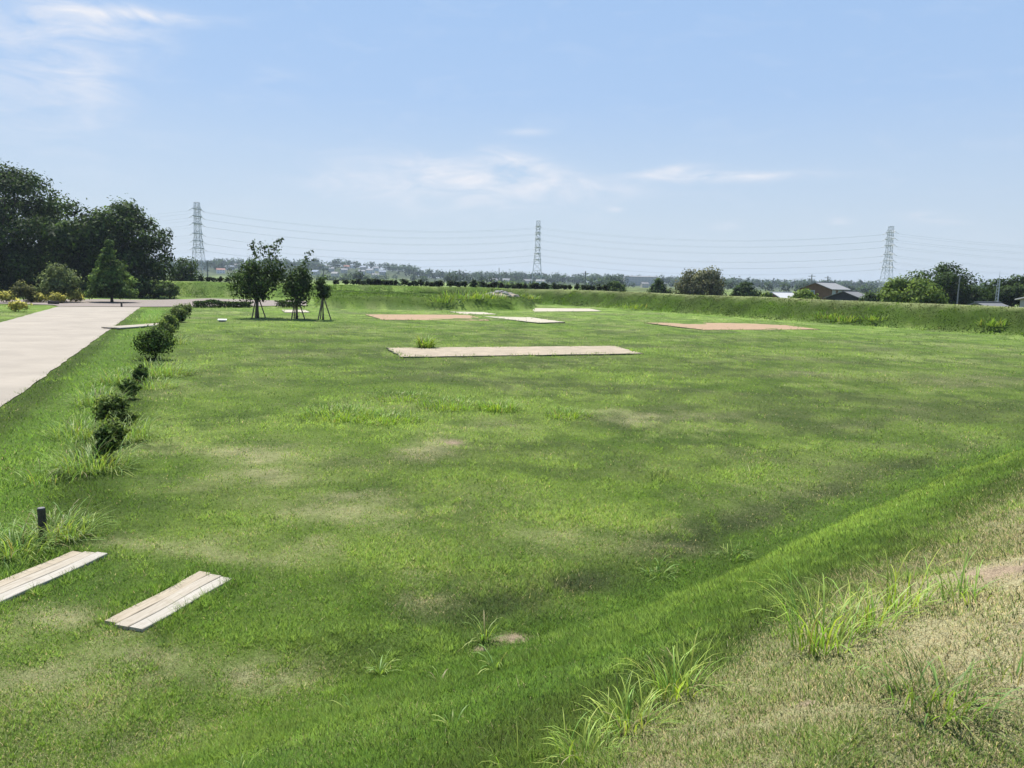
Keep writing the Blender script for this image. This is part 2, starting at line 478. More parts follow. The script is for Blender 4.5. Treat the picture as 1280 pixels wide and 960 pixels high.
# ------------------------------------------------------------------ plan of paved places
def gpoly(pts, z=0.0): return [tuple(gp(x, y, z)) for x, y in pts]
def along(t, w): p = PA + PDIR * t + PN * w; return (float(p[0]), float(p[1]))
PATH = [along(-26, 0), along(69, 0), along(69, 8.0), along(-26, 7.4)]
PLAZA = [along(69.0, 0), along(86, -0.5), gp(250, 378.2).tolist(), gp(345, 381.5).tolist(), gp(384, 382.0).tolist(), gp(384, 377.0).tolist(), gp(260, 374.0).tolist(), along(93, 1), along(93, 6), along(84, 30), along(78, 30), along(72, 9), along(69.0, 8)]
PLAZA = [tuple(p) for p in PLAZA]
SLABS = [  # name, corners in the photograph, height, top, label
    ('gravel_platform', [(484, 436.0), (768, 433.5), (802, 443.0), (503, 447.5)], 0.13, M_BEIGE, 'nearest long beige gravel platform with a grass tuft on its edge'),
    ('earth_platform', [(456, 393.5), (585, 394), (612, 401.3), (478, 400.2)], 0.10, M_BROWN, 'brown earth platform left of the middle, before the grass terrace'),
    ('gravel_platform', [(604, 396.2), (662, 397.2), (706, 403.3), (672, 404.2)], 0.10, M_PALE, 'pale gravel platform just right of the brown one'),
    ('gravel_platform', [(562, 390.3), (604, 391), (622, 393.8), (580, 393.6)], 0.10, M_PALE, 'thin pale strip platform behind the brown one'),
    ('gravel_platform', [(664, 385.2), (738, 385.8), (752, 389.0), (668, 389.4)], 0.10, M_PALE, 'whitish gravel platform beside the right end of the terrace'),
    ('earth_platform', [(806, 403.8), (962, 404.4), (1024, 412.2), (880, 412.8)], 0.10, M_BROWN, 'wide brown earth platform near the right bank'),
    ('gravel_platform', [(352, 387.6), (380, 387.6), (388, 390.6), (356, 390.8)], 0.08, M_PALE, 'small pale platform behind the staked trees'),
]
SLABP = [gpoly(s[1]) for s in SLABS]
BRIDGES = []   # foreground foot boards: centre, direction, length, width
def board(px0, px1, wid):
    a, b = gp(*px0), gp(*px1)
    return a, b, wid
BR = [board((154, 786.5), (271, 722.5), 0.56), board((-46, 762), (112, 694), 0.56)]
def rect(a, b, w, ext=0.0):
    d = (b - a) / np.linalg.norm(b - a); n = np.array([-d[1], d[0]]) * w / 2
    a = a - d * ext; b = b + d * ext
    return [tuple(a - n), tuple(b - n), tuple(b + n), tuple(a + n)]
BRP = [rect(a, b, w * .98, -.02) for a, b, w in BR]

# ------------------------------------------------------------------ turf: colour and length over the whole ground
DRY = []  # px centre, px half-size, strength of bleached patches seen in the lawn
for (x, y, hx, hy, s) in [(545, 556, 50, 12, .55), (330, 587, 95, 24, .58), (545, 742, 50, 26, .75), (230, 690, 130, 18, .7), (420, 645, 120, 22, .6),
                          (700, 678, 80, 16, .45), (980, 612, 110, 14, .35), (830, 522, 90, 11, .45), (60, 780, 60, 22, .75), (110, 860, 130, 34, .6), (60, 925, 120, 40, .42), (210, 825, 120, 22, .5), (200, 925, 90, 34, .4), (370, 905, 50, 30, .3),
                          (310, 850, 80, 34, .7), (640, 797, 34, 10, .95), (270, 930, 60, 40, .25), (690, 895, 60, 22, .65), (1150, 470, 130, 8, .4), (620, 533, 60, 9, .35),
                          (950, 640, 90, 9, .35), (845, 690, 60, 10, .5), (745, 765, 40, 10, .3), (140, 800, 40, 20, .4), (1120, 560, 150, 9, .28), (450, 930, 30, 8, .9)]:
    c = gp(x, y); a = gp(x, y - hy); b = gp(x, min(y + hy, 1000))
    DRY.append((c[0], c[1], hx / 960 * np.hypot(*c), max(0.1, np.hypot(*(a - b)) / 2), s))
BARE = []
for (x, y, hx, hy) in [(640, 797, 24, 6), (452, 932, 14, 5), (566, 553, 12, 3), (1252, 716, 34, 14), (600, 812, 10, 4), (1010, 880, 12, 5)]:
    c = hit(x, y) if x > 1000 else Vector((*gp(x, y), 0)); d_ = math.hypot(c.x, c.y)
    k_ = hx / 960 * d_
    BARE.append((c.x, c.y, k_, max(.05, hy / 960 * d_ * d_ / (4.0 if x < 1000 else 1.6))))
def bare(x, y):
    b_ = np.zeros(x.shape)
    for (cx, cy, rx, ry) in BARE:
        q = ((x - cx) / rx) ** 2 + ((y - cy) / ry) ** 2
        m = q < 6
        b_[m] = np.maximum(b_[m], np.exp(-q[m]) * (.5 + 1.0 * vnoise(x[m] * 14, y[m] * 14, 61)))
    return np.clip(b_ * 1.3, 0, 1)
DARK = []  # dark turf patches; those along the ditch mix dead grass with painted shade
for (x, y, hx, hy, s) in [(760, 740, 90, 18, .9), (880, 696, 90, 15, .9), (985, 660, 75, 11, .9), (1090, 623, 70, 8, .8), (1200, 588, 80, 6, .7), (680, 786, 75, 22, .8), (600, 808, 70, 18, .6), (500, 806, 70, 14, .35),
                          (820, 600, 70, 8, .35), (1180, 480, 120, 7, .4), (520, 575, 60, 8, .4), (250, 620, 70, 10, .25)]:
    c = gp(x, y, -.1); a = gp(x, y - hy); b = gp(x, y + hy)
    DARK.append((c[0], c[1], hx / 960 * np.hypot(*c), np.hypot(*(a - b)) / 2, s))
BRIGHT = []
for (x, y, hx, hy, s) in [(90, 880, 110, 36, .5), (330, 800, 60, 16, .4), (640, 700, 110, 20, .55), (480, 690, 70, 18, .4), (740, 640, 100, 12, .6), (300, 660, 60, 12, .4), (200, 760, 60, 12, .5), (60, 560, 60, 40, .5), (110, 470, 40, 25, .6), (455, 515, 80, 22, 1.0), (600, 505, 60, 12, .9), (700, 515, 40, 10, .6), (890, 590, 80, 14, .8), (1140, 570, 100, 10, .6), (780, 470, 90, 7, .7), (1090, 468, 60, 5, .8),
                          (210, 465, 30, 20, .8), (860, 500, 120, 6, .4), (560, 600, 100, 14, .5), (345, 405, 60, 3, .5), (1000, 440, 70, 4, .6), (820, 440, 60, 5, .6), (380, 465, 90, 6, .5), (250, 500, 60, 10, .5),
                          (1230, 545, 80, 10, .5), (700, 570, 70, 12, .5)]:
    c = gp(x, y); a = gp(x, y - hy); b = gp(x, y + hy)
    BRIGHT.append((c[0], c[1], hx / 960 * np.hypot(*c), np.hypot(*(a - b)) / 2, s))

def turf(x, y):
    """returns green colour (N,3), share of dry blades, blade length (m)"""
    r = np.hypot(x, y)
    dc, pc = poly_dist(x, y, CREST)
    dd, pd = poly_dist(x, y, DITCH)
    ins = in_poly(x, y, INSIDE)
    n1 = fbm(x * 0.10, y * 0.16, 21, 5)
    n2 = fbm(x * 0.40, y * 0.62, 31, 5)
    n3 = fbm(x * 2.2, y * 2.2, 41, 3)
    n4 = fbm(x * 0.24 + 40, y * 0.40, 51, 5)
    g_mid = np.array([0.138, 0.238, 0.034]); g_dark = np.array([0.066, 0.130, 0.024]); g_bri = np.array([0.245, 0.360, 0.072]); g_ol = np.array([0.108, 0.146, 0.050])
    k_dark = (sstep(0.50, 0.60, n1 * 0.40 + n2 * 0.60) * .45)[:, None]
    k_bri = (sstep(0.545, 0.625, n4 * 0.45 + n2 * 0.25 + n3 * 0.30) * 0.85)[:, None]
    k_ol = (sstep(0.49, 0.57, fbm(x * 0.18 + 9, y * 0.32 + 70, 61, 5)) * 0.60 * sstep(6, 22, r))[:, None]
    g = g_mid * np.ones((len(x), 1))
    g = g * (1 - k_dark) + g_dark * k_dark
    g = g * (1 - k_ol) + g_ol * k_ol
    g = g * (1 - k_bri) + g_bri * k_bri
    n6 = fbm(x * 0.9 + 3, y * 0.9 + 8, 141, 4)
    k6 = sstep(.55, .64, n6)[:, None] * .55; k7 = sstep(.45, .36, n6)[:, None] * .5
    g = g * (1 - k6) + g_bri * .9 * k6
    g = g * (1 - k7) + g_dark * k7
    length = 0.034 + 0.022 * k_bri[:, 0] + 0.024 * n3
    dry = 0.03 + 0.02 * sstep(12, 30, r) + 0.14 * sstep(0.52, 0.75, n2 * .6 + n3 * .4) + 0.12 * sstep(0.5, 0.7, fbm(x * .3, y * .3 + 11, 71, 4))
    n5 = fbm(x * .9 + 31, y * 1.1 + 5, 181, 4)
    for (cx, cy, rx, ry, s) in DRY:
        q = ((x - cx) / rx + 2.2 * (n2 - .5)) ** 2 + ((y - cy) / ry + 3.0 * (n5 - .5)) ** 2
        w = .90 * s * np.exp(-q * 1.0) * (0.40 + 1.1 * n3 + .9 * (n2 - .5))
        dry = np.maximum(dry, w)
        length = length * (1 - 0.45 * np.clip(w, 0, 1))
    for (cx, cy, rx, ry, s) in BRIGHT:
        q = ((x - cx) / rx + 2.0 * (n5 - .5)) ** 2 + ((y - cy) / ry + 2.6 * (n2 - .5)) ** 2
        w = np.clip(s * np.exp(-q * 1.0) * (0.2 + 1.5 * n3), 0, 1)
        g = g * (1 - w[:, None]) + (g_bri * 1.12) * w[:, None]
        length = length + 0.07 * w
        dry = dry * (1 - 0.7 * w)
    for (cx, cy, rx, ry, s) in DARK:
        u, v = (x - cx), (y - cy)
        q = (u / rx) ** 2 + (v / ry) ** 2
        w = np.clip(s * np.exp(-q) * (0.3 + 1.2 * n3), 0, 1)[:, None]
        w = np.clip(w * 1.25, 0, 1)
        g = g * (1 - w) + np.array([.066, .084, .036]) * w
    # slopes of the bank: lush, unmown; crest: bleached
    slope = sstep(6.7, 5.4, dc) * sstep(1.5, 2.8, dc) * ins * sstep(-3.0, 1.0, x + .12 * y)
    s2 = fbm(pc * 9, dc * 0.6, 81, 3)
    s3 = fbm(pc * 14, dc * 0.35, 83, 4)
    far = sstep(40, 70, r)
    up_ = sstep(3.7, 2.5, dc + (n2 - .5) * 1.2)[:, None]
    lime = (np.exp(-((dc - 4.5 + (n2 - .5) * 1.0) / .8) ** 2) * sstep(0, 3, x))[:, None]
    g_sl = (np.array([0.088, 0.138, 0.030]) * up_ + (np.array([0.100, 0.188, 0.030]) * (1 - lime) + np.array([0.190, 0.300, 0.048]) * lime) * (.7 + .6 * n2[:, None]) * (1 - up_)) * (1 - far[:, None]) + np.array([0.040, 0.080, 0.005]) * (.25 + 1.2 * s3[:, None]) * far[:, None]
    g_sl = g_sl * (0.72 + 0.56 * s2[:, None])
    g = g * (1 - slope[:, None] * .85) + g_sl * slope[:, None] * .85
    length = length + slope * (0.004 + 0.010 * up_[:, 0] + 0.05 * far)
    dry = dry * (1 - 0.75 * slope)
    nc = fbm(x * 0.8, y * 0.8, 91, 4)
    crest = sstep(3.3 - .9 * sstep(3, .5, x), 1.5, dc + (nc - .5) * 2.0) * sstep(-1.5, .6, x + 1.0)
    dry = np.maximum(dry, crest * (0.55 + 0.9 * (nc - .35)) * (1 - .55 * far))
    length = length * (1 - 0.25 * crest * (1 - far))
    g = g * (1 - .4 * crest[:, None]) + np.array([.17, .20, .08]) * .4 * crest[:, None]
    # ditch: long, deep green
    wq = -((x - PA[0]) * PN[0] + (y - PA[1]) * PN[1]); tq = (x - PA[0]) * PDIR[0] + (y - PA[1]) * PDIR[1]
    left = sstep(4.4, 3.4, wq + (n2 - .5) * .8) * sstep(-.3, .2, wq) * sstep(-16, -11, tq) * sstep(66, 60, tq)
    di = np.maximum(sstep(1.25, 0.3, dd + (n2 - .5) * .5), left)
    wj = wq + (n2 - .5) * .7
    lv = .45 + .72 * sstep(.5, 1.3, wj) * sstep(3.0, 2.3, wj)
    gl = np.array([0.118, 0.222, 0.030]) * lv[:, None]
    gd = np.array([0.110, 0.215, 0.030]) * (.75 + .5 * n2[:, None]) * (1 + .15 * left[:, None])
    g = g * (1 - .45 * di[:, None]) + gd * .45 * di[:, None]
    g = g * (1 - .75 * left[:, None]) + gl * .75 * left[:, None]
    dry = dry * (1 - .6 * di)
    length = length + di * (0.008 + .015 * left)
    # steep ditch side away from the bank: dead grass, with shade painted in
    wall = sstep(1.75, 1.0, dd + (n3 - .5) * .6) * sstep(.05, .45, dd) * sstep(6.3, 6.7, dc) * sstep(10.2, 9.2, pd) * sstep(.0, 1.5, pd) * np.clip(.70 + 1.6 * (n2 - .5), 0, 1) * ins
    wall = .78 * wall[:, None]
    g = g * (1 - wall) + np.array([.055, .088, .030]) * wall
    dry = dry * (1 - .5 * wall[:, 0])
    # terrace
    ti = in_poly(x, y, TERRACE)
    length = np.where(ti, length + .14, length)
    g = np.where(ti[:, None], g * .25 + np.array([.058, .108, .008]) * .65 * (.5 + 1.0 * n2[:, None]), g)
    dry = np.where(ti, dry * .3, dry)
    # plain outside
    out = (~ins) & (dc > 6)
    cell = hash2(np.floor((x + .3 * y) / 55), np.floor((y - .25 * x) / 90), 3)
    gf = np.array([.16, .23, .06]) * (0.45 + 0.9 * cell[:, None])
    g = np.where(out[:, None], gf, g)
    wood = sstep(900, 1150, y)[:, None]
    g = g * (1 - wood) + np.array([.035, .062, .024]) * wood
    return g, np.clip(dry, 0, 1), length
DRYC = np.array([0.45, 0.40, 0.232])
SOIL = np.array([0.17, 0.125, 0.075])

# ------------------------------------------------------------------ ground sheet
G_A = np.radians(np.arange(-52, 52.01, 0.36))
G_R = np.geomspace(0.25, 165, 450)
GRID = {}
def build_ground():
    ba = np.radians(np.arange(56, 304.1, 4.0))
    ang = np.concatenate([G_A, ba])
    rr = np.concatenate([G_R, np.geomspace(172, 9000, 85)])
    A, RR = np.meshgrid(ang, rr)
    X = RR * np.sin(A); Y = RR * np.cos(A)
    Z = H(X, Y)
    na, nr = len(ang), len(rr)
    verts = np.stack([X.ravel(), Y.ravel(), Z.ravel()], 1)
    verts = np.vstack([verts, [[0, 0, h1(0, 0)]]])
    i, j = np.meshgrid(np.arange(nr - 1), np.arange(na), indexing='ij')
    j2 = (j + 1) % na
    q = np.stack([i * na + j, (i + 1) * na + j, (i + 1) * na + j2, i * na + j2], -1).reshape(-1, 4)[:, ::-1]
    c = len(verts) - 1
    tri = np.stack([np.full(na, c), np.arange(na), (np.arange(na) + 1) % na], 1)[:, ::-1]
    loops = np.concatenate([q.ravel(), tri.ravel()])
    sizes = np.concatenate([np.full(len(q), 4), np.full(len(tri), 3)])
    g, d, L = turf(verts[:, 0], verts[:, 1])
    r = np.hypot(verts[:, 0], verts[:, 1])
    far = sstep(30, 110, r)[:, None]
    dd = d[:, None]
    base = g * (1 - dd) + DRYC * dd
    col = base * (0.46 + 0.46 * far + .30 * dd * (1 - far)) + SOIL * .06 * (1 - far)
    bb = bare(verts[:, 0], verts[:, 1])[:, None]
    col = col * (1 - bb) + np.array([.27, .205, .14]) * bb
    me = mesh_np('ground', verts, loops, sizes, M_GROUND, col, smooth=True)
    tag(obj('ground', me), kind='structure')
    # the same sheet as a table for the grass that stands on it
    ka, kr = len(G_A), len(G_R)
    sl = lambda v: v[:-1].reshape(nr, na, -1)[:kr, :ka]
    P = sl(verts)
    ta = np.gradient(P, axis=1); tr_ = np.gradient(P, axis=0)
    N = np.cross(ta, tr_); N /= np.linalg.norm(N, axis=2)[:, :, None]
    N *= np.sign(N[:, :, 2:3])
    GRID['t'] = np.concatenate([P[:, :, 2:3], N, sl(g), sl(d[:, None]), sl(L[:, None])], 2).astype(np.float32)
def grid_at(th, r):
    fa = (th - G_A[0]) / (G_A[1] - G_A[0]); fr = np.log(r / G_R[0]) / math.log(G_R[1] / G_R[0])
    ia = np.clip(fa.astype(int), 0, len(G_A) - 2); ir = np.clip(fr.astype(int), 0, len(G_R) - 2)
    fa = (fa - ia)[:, None]; fr = (fr - ir)[:, None]
    T = GRID['t']
    return (T[ir, ia] * (1 - fa) + T[ir, ia + 1] * fa) * (1 - fr) + (T[ir + 1, ia] * (1 - fa) + T[ir + 1, ia + 1] * fa) * fr
build_ground()

# ------------------------------------------------------------------ paved sheets
def drape(name, pts, step, lift, m, kind='structure', ragged=0.0):
    """a paved sheet that follows the ground; pts counter-clockwise or clockwise, gridded inside"""
    import bmesh
    bm = bmesh.new()
    dense = []
    n = len(pts)
    for i in range(n):
        a = np.array(pts[i]); b = np.array(pts[(i + 1) % n])
        k = max(1, int(np.linalg.norm(b - a) / step))
        for t in range(k):
            p = a + (b - a) * t / k
            w = (fbm(np.array([p[0] * 1.3]), np.array([p[1] * 1.3]), 5, 3)[0] - .5) * ragged
            dense.append(p + w)
    vs = [bm.verts.new((p[0], p[1], 0)) for p in dense]
    bm.faces.new(vs)
    bmesh.ops.triangulate(bm, faces=bm.faces[:])
    for _ in range(3):
        longe = [e for e in bm.edges if e.calc_length() > step * 2.2]
        if not longe: break
        bmesh.ops.subdivide_edges(bm, edges=longe, cuts=1)
        bmesh.ops.triangulate(bm, faces=bm.faces[:])
    for v in bm.verts:
        v.co.z = h1(v.co.x, v.co.y) + lift
    bmesh.ops.recalc_face_normals(bm, faces=bm.faces[:])
    if sum(f.normal.z for f in bm.faces) < 0: bmesh.ops.reverse_faces(bm, faces=bm.faces[:])
    me = bpy.data.meshes.new(name); bm.to_mesh(me); bm.free()
    me.materials.append(m)
    o = obj(name, me)
    if kind: tag(o, kind=kind)
    return o
drape('concrete_path', PATH, .6, 0.03, M_CONCRETE, ragged=0.14)
drape('gravel_path', PLAZA, 2.5, 0.075, M_GRAVEL, ragged=0.5)

def slab(name, pts, hgt, m, label):
    c = np.mean(pts, 0)
    z0 = min(h1(*p) for p in pts)
    z1 = float(np.median([h1(*p) for p in pts + [tuple(c)]]))
    root = empty(name, (c[0], c[1], z0 - .02), label, 'platform', 'raised platforms in the lawn')
    # subdivided ragged outline
    out = []
    n = len(pts)
    for i in range(n):
        a = np.array(pts[i]); b = np.array(pts[(i + 1) % n])
        k = max(2, int(np.linalg.norm(b - a) / .5))
        for t in range(k): out.append(a + (b - a) * t / k + rng.normal(0, .05, 2))
    top = z1 + hgt - z0 + .02 - .06
    k = len(out)
    mb = MB(); mb.add([(p[0] - c[0], p[1] - c[1], top) for p in out] + [(p[0] - c[0], p[1] - c[1], top - .05) for p in out],
                      [tuple(range(k))[::-1]] + [(i, (i + 1) % k, k + (i + 1) % k, k + i) for i in range(k)])
    o = mb.build('surface', m, root)
    mb = MB()
    out2 = [p + (p - c) / np.linalg.norm(p - c) * .06 for p in out]
    mb.add([(p[0] - c[0], p[1] - c[1], top - .012) for p in out2] + [(p[0] - c[0], p[1] - c[1], -.2) for p in out2] + [(p[0] - c[0], p[1] - c[1], top - .012) for p in out],
           [(i, (i + 1) % k, k + (i + 1) % k, k + i) for i in range(k)] + [(i, (i + 1) % k, 2 * k + (i + 1) % k, 2 * k + i) for i in range(k)])
    mb.build('edging', M_EDGE, root)
    for me in (o.data,):
        me.update()
        if me.polygons[0].normal.z < 0: me.flip_normals()
    return root, z0 - .02 + top
slab_tops = [slab(s[0], p, s[2], s[3], s[4]) for s, p in zip(SLABS, SLABP)]

# ------------------------------------------------------------------ plank foot bridges
def plank_bridge(a, b, wid, label, z=None, n=3, thick=0.05, over=0.0):
    d = (b - a); L = float(np.linalg.norm(d)); d /= L
    c = (a + b) / 2
    za = h1(*a); zb = h1(*b)
    rz = math.atan2(d[1], d[0]) - math.pi / 2
    zc = (za + zb) / 2 if z is None else z
    root = empty('plank_bridge', (c[0], c[1], zc), label, 'footbridge', 'plank bridges over the ditch', rz)
    pitch = 0 if z is not None else math.atan2(zb - za, L)
    w = wid / n
    for i in range(n):
        m = WOODS[i % 3]
        mb = MB()
        LL = L + random.uniform(-.03, .03)
        # plank with slightly uneven top, lengthwise segments
        seg = 10; hx = w / 2 - .0035
        vs = []; fs = []
        ph = random.uniform(0, 6)
        for k in range(seg + 1):
            y = -LL / 2 + LL * k / seg
            dzz = .006 * math.sin(ph + k * .7); dxx = .003 * math.sin(ph * 2 + k)
            for (x, zz) in ((-hx, -thick), (hx, -thick), (hx, -.006), (hx - .007, 0), (-hx + .007, 0), (-hx, -.006)):
                vs.append((x + dxx, y, zz + dzz + y * math.tan(pitch)))
        for k in range(seg):
            for q in range(6):
                q2 = (q + 1) % 6
                fs.append((k * 6 + q, k * 6 + q2, k * 6 + 6 + q2, k * 6 + 6 + q))
        fs.append((5, 4, 3, 2, 1, 0)); fs.append(tuple(seg * 6 + q for q in range(6)))
        mb.add(vs, fs)
        o = mb.build('plank', m, root)
        o.location = (-wid / 2 + w * (i + .5), random.uniform(-.03, .03), thick - .008 + random.uniform(-.003, .004))
    for s in (-1, 1):
        mb = MB(); mb.box((0, 0, 0), (wid * .9, .09, .09), 0, .006)
        o = mb.build('bearer', M_STAKE, root); o.location = (0, s * (L / 2 - .16), -.052 + s * (L / 2 - .16) * math.tan(pitch))
    return root
plank_bridge(*BR[0], 'plank foot bridge lying free in the foreground grass, right of the pair')
plank_bridge(*BR[1], 'plank foot bridge running off the left edge beside the black post')
a, b = gp(138, 411.5), gp(207, 406.5)
plank_bridge(a, b, 1.5, 'distant plank bridge from the concrete path to the lawn, beyond the shrubs', z=max(h1(*a), h1(*b)) + .06, n=6, thick=.07)

# ------------------------------------------------------------------ grass (too many to count)
PATHIN = [along(-26, .22), along(69, .15), along(69, 7.9), along(-26, 7.2)]
NOGRASS = [PATHIN, PLAZA] + SLABP + BRP
def grass_field(name, N, rmin, rmax, near, seed):
    g = np.random.default_rng(seed)
    th = g.uniform(R(-39.5), R(39.5), N)
    r = 1.0 / g.uniform(1 / rmax, 1 / rmin, N)
    x = r * np.sin(th); y = r * np.cos(th)
    # only where the ground is in view or just outside it
    zt = grid_at(th, r)[:, 0] - EYE.z
    fw = y * _f.y + zt * _f.z; sx_ = (x * _r.x + y * _r.y + zt * _r.z) / fw; sy_ = (x * _u.x + y * _u.y + zt * _u.z) / fw
    keep = (fw > .3) & (np.abs(sx_) < .76) & (sy_ > -.60)
    lift = np.zeros(N)
    for P in NOGRASS:
        P_ = np.array(P); lo = P_.min(0); hi = P_.max(0)
        m = np.nonzero((x > lo[0]) & (x < hi[0]) & (y > lo[1]) & (y < hi[1]) & keep)[0]
        if not len(m): continue
        ip = in_poly(x[m], y[m], P)
        if P in SLABP and not near:
            ds, _ = poly_dist(x[m], y[m], list(P) + [P[0]])
            creep = (ds < .9 * vnoise(x[m] * 1.3, y[m] * 1.3, 91) ** 2 * vnoise(x[m] * 4, y[m] * 4, 92) * 1.6) | ((vnoise(x[m] * .9, y[m] * .9, 97) > .80) & (ds < 2.5) & (g.random(len(m)) < .3))
            lift[m[ip & creep]] = slab_tops[SLABP.index(P)][1]
            ip &= ~creep
        keep[m[ip]] = False
    keep &= g.random(N) > bare(x, y)
    if near:
        dc, _ = poly_dist(x, y, CREST)
        keep &= (dc < 8)
    x, y, r, th, lift = x[keep], y[keep], r[keep], th[keep], lift[keep]
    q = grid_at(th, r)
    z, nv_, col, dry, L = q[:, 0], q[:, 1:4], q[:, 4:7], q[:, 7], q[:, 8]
    z = np.where(lift > 0, lift + .005, z)
    n = len(x)
    # tussocks: blades stand in small clumps of like height and tone
    sc = 9.0 / (1 + .05 * r)
    cl = vnoise(x * sc, y * sc, 77) * .65 + vnoise(x * sc * 2.3, y * sc * 2.3, 78) * .35
    isdry = g.random(n) < np.clip(dry * (.55 + .9 * (1 - cl)), 0, 1)
    tone = (.78 + .46 * cl) * g.uniform(.87, 1.13, n)
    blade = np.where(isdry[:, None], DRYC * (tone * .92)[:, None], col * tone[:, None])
    blade[:, 0] *= g.uniform(.88, 1.16, n)
    s = 1 + .35 * sstep(20, 100, r)
    L = L * g.uniform(.6, 1.3, n) * (.45 + 1.1 * cl) * s + 0.0004 * r
    L = np.where(isdry, L * .8, L)
    if not near:
        for P in SLABP + BRP:
            P_ = np.array(P); lo = P_.min(0) - .5; hi = P_.max(0) + .5
            m = (x > lo[0]) & (x < hi[0]) & (y > lo[1]) & (y < hi[1])
            if m.any():
                ds, _ = poly_dist(x[m], y[m], list(P) + [P[0]])
                L[m] = L[m] * (1 + 1.3 * sstep(.45, .05, ds) * cl[m] * 1.4)
    # now and then a longer stalk
    L = np.where(g.random(n) < .006, L * 2.0, L)
    w = ((0.0016 + 0.00058 * r) if near else (0.0026 + 0.00070 * r)) * g.uniform(.6, 1.35, n)
    tuft = sstep(.60, .72, cl) * (vnoise(x * .8, y * .8, 55) > .52) * (~isdry)
    w = w * (1 + .4 * tuft); L = L * (1 + .05 * tuft)
    blade = blade * (1 - .5 * tuft[:, None]) + np.array([.22, .33, .065]) * .5 * tuft[:, None]
    a = g.uniform(0, 2 * np.pi, n)
    lean = g.uniform(.25, 1.05, n) if near else g.uniform(.3, 1.15, n)
    la = g.uniform(0, 2 * np.pi, n)
    ex, ey = np.cos(a) * w * .5, np.sin(a) * w * .5
    tx, ty = np.cos(la) * L * lean, np.sin(la) * L * lean
    tz = L * np.sqrt(np.clip(1 - .6 * lean ** 2, .12, 1))
    z0 = z - 0.01
    if near:
        V = np.empty((n, 5, 3), np.float32)
        V[:, 0] = np.stack([x - ex, y - ey, z0], 1); V[:, 1] = np.stack([x + ex, y + ey, z0], 1)
        mx, my, mz = x + tx * .35, y + ty * .35, z0 + tz * .62
        V[:, 2] = np.stack([mx + ex * .8, my + ey * .8, mz], 1); V[:, 3] = np.stack([mx - ex * .8, my - ey * .8, mz], 1)
        V[:, 4] = np.stack([x + tx, y + ty, z0 + tz], 1)
        b = (np.arange(n) * 5)[:, None]
        loops = (b + np.array([0, 1, 2, 3, 3, 2, 4])[None]).ravel()
        sizes = np.tile([4, 3], n)
        C = np.repeat(blade, 5, 0)
        nv = 5
    else:
        V = np.empty((n, 3, 3), np.float32)
        V[:, 0] = np.stack([x - ex, y - ey, z0], 1); V[:, 1] = np.stack([x + ex, y + ey, z0], 1)
        V[:, 2] = np.stack([x + tx, y + ty, z0 + tz], 1)
        loops = np.arange(n * 3); sizes = 3
        C = np.repeat(blade, 3, 0)
        nv = 3
    nv_ = nv_.copy()
    nv_ += g.normal(0, .20, (n, 3)); nv_ /= np.linalg.norm(nv_, axis=1)[:, None]
    me = mesh_np(name, V.reshape(-1, 3), loops, sizes, M_GRASS, C, lie=np.repeat(nv_, nv, 0))
    o = obj(name, me)
    return o
o = grass_field('lawn_grass', 940000, 5.6, 118, False, 11)
tag(o, 'short patchy green and bleached grass of the wide lawn', 'grass', kind='stuff')
o = grass_field('bank_grass', 600000, 1.5, 7.2, True, 12)
tag(o, 'short half dry grass on the near bank crest and slope', 'grass', kind='stuff')

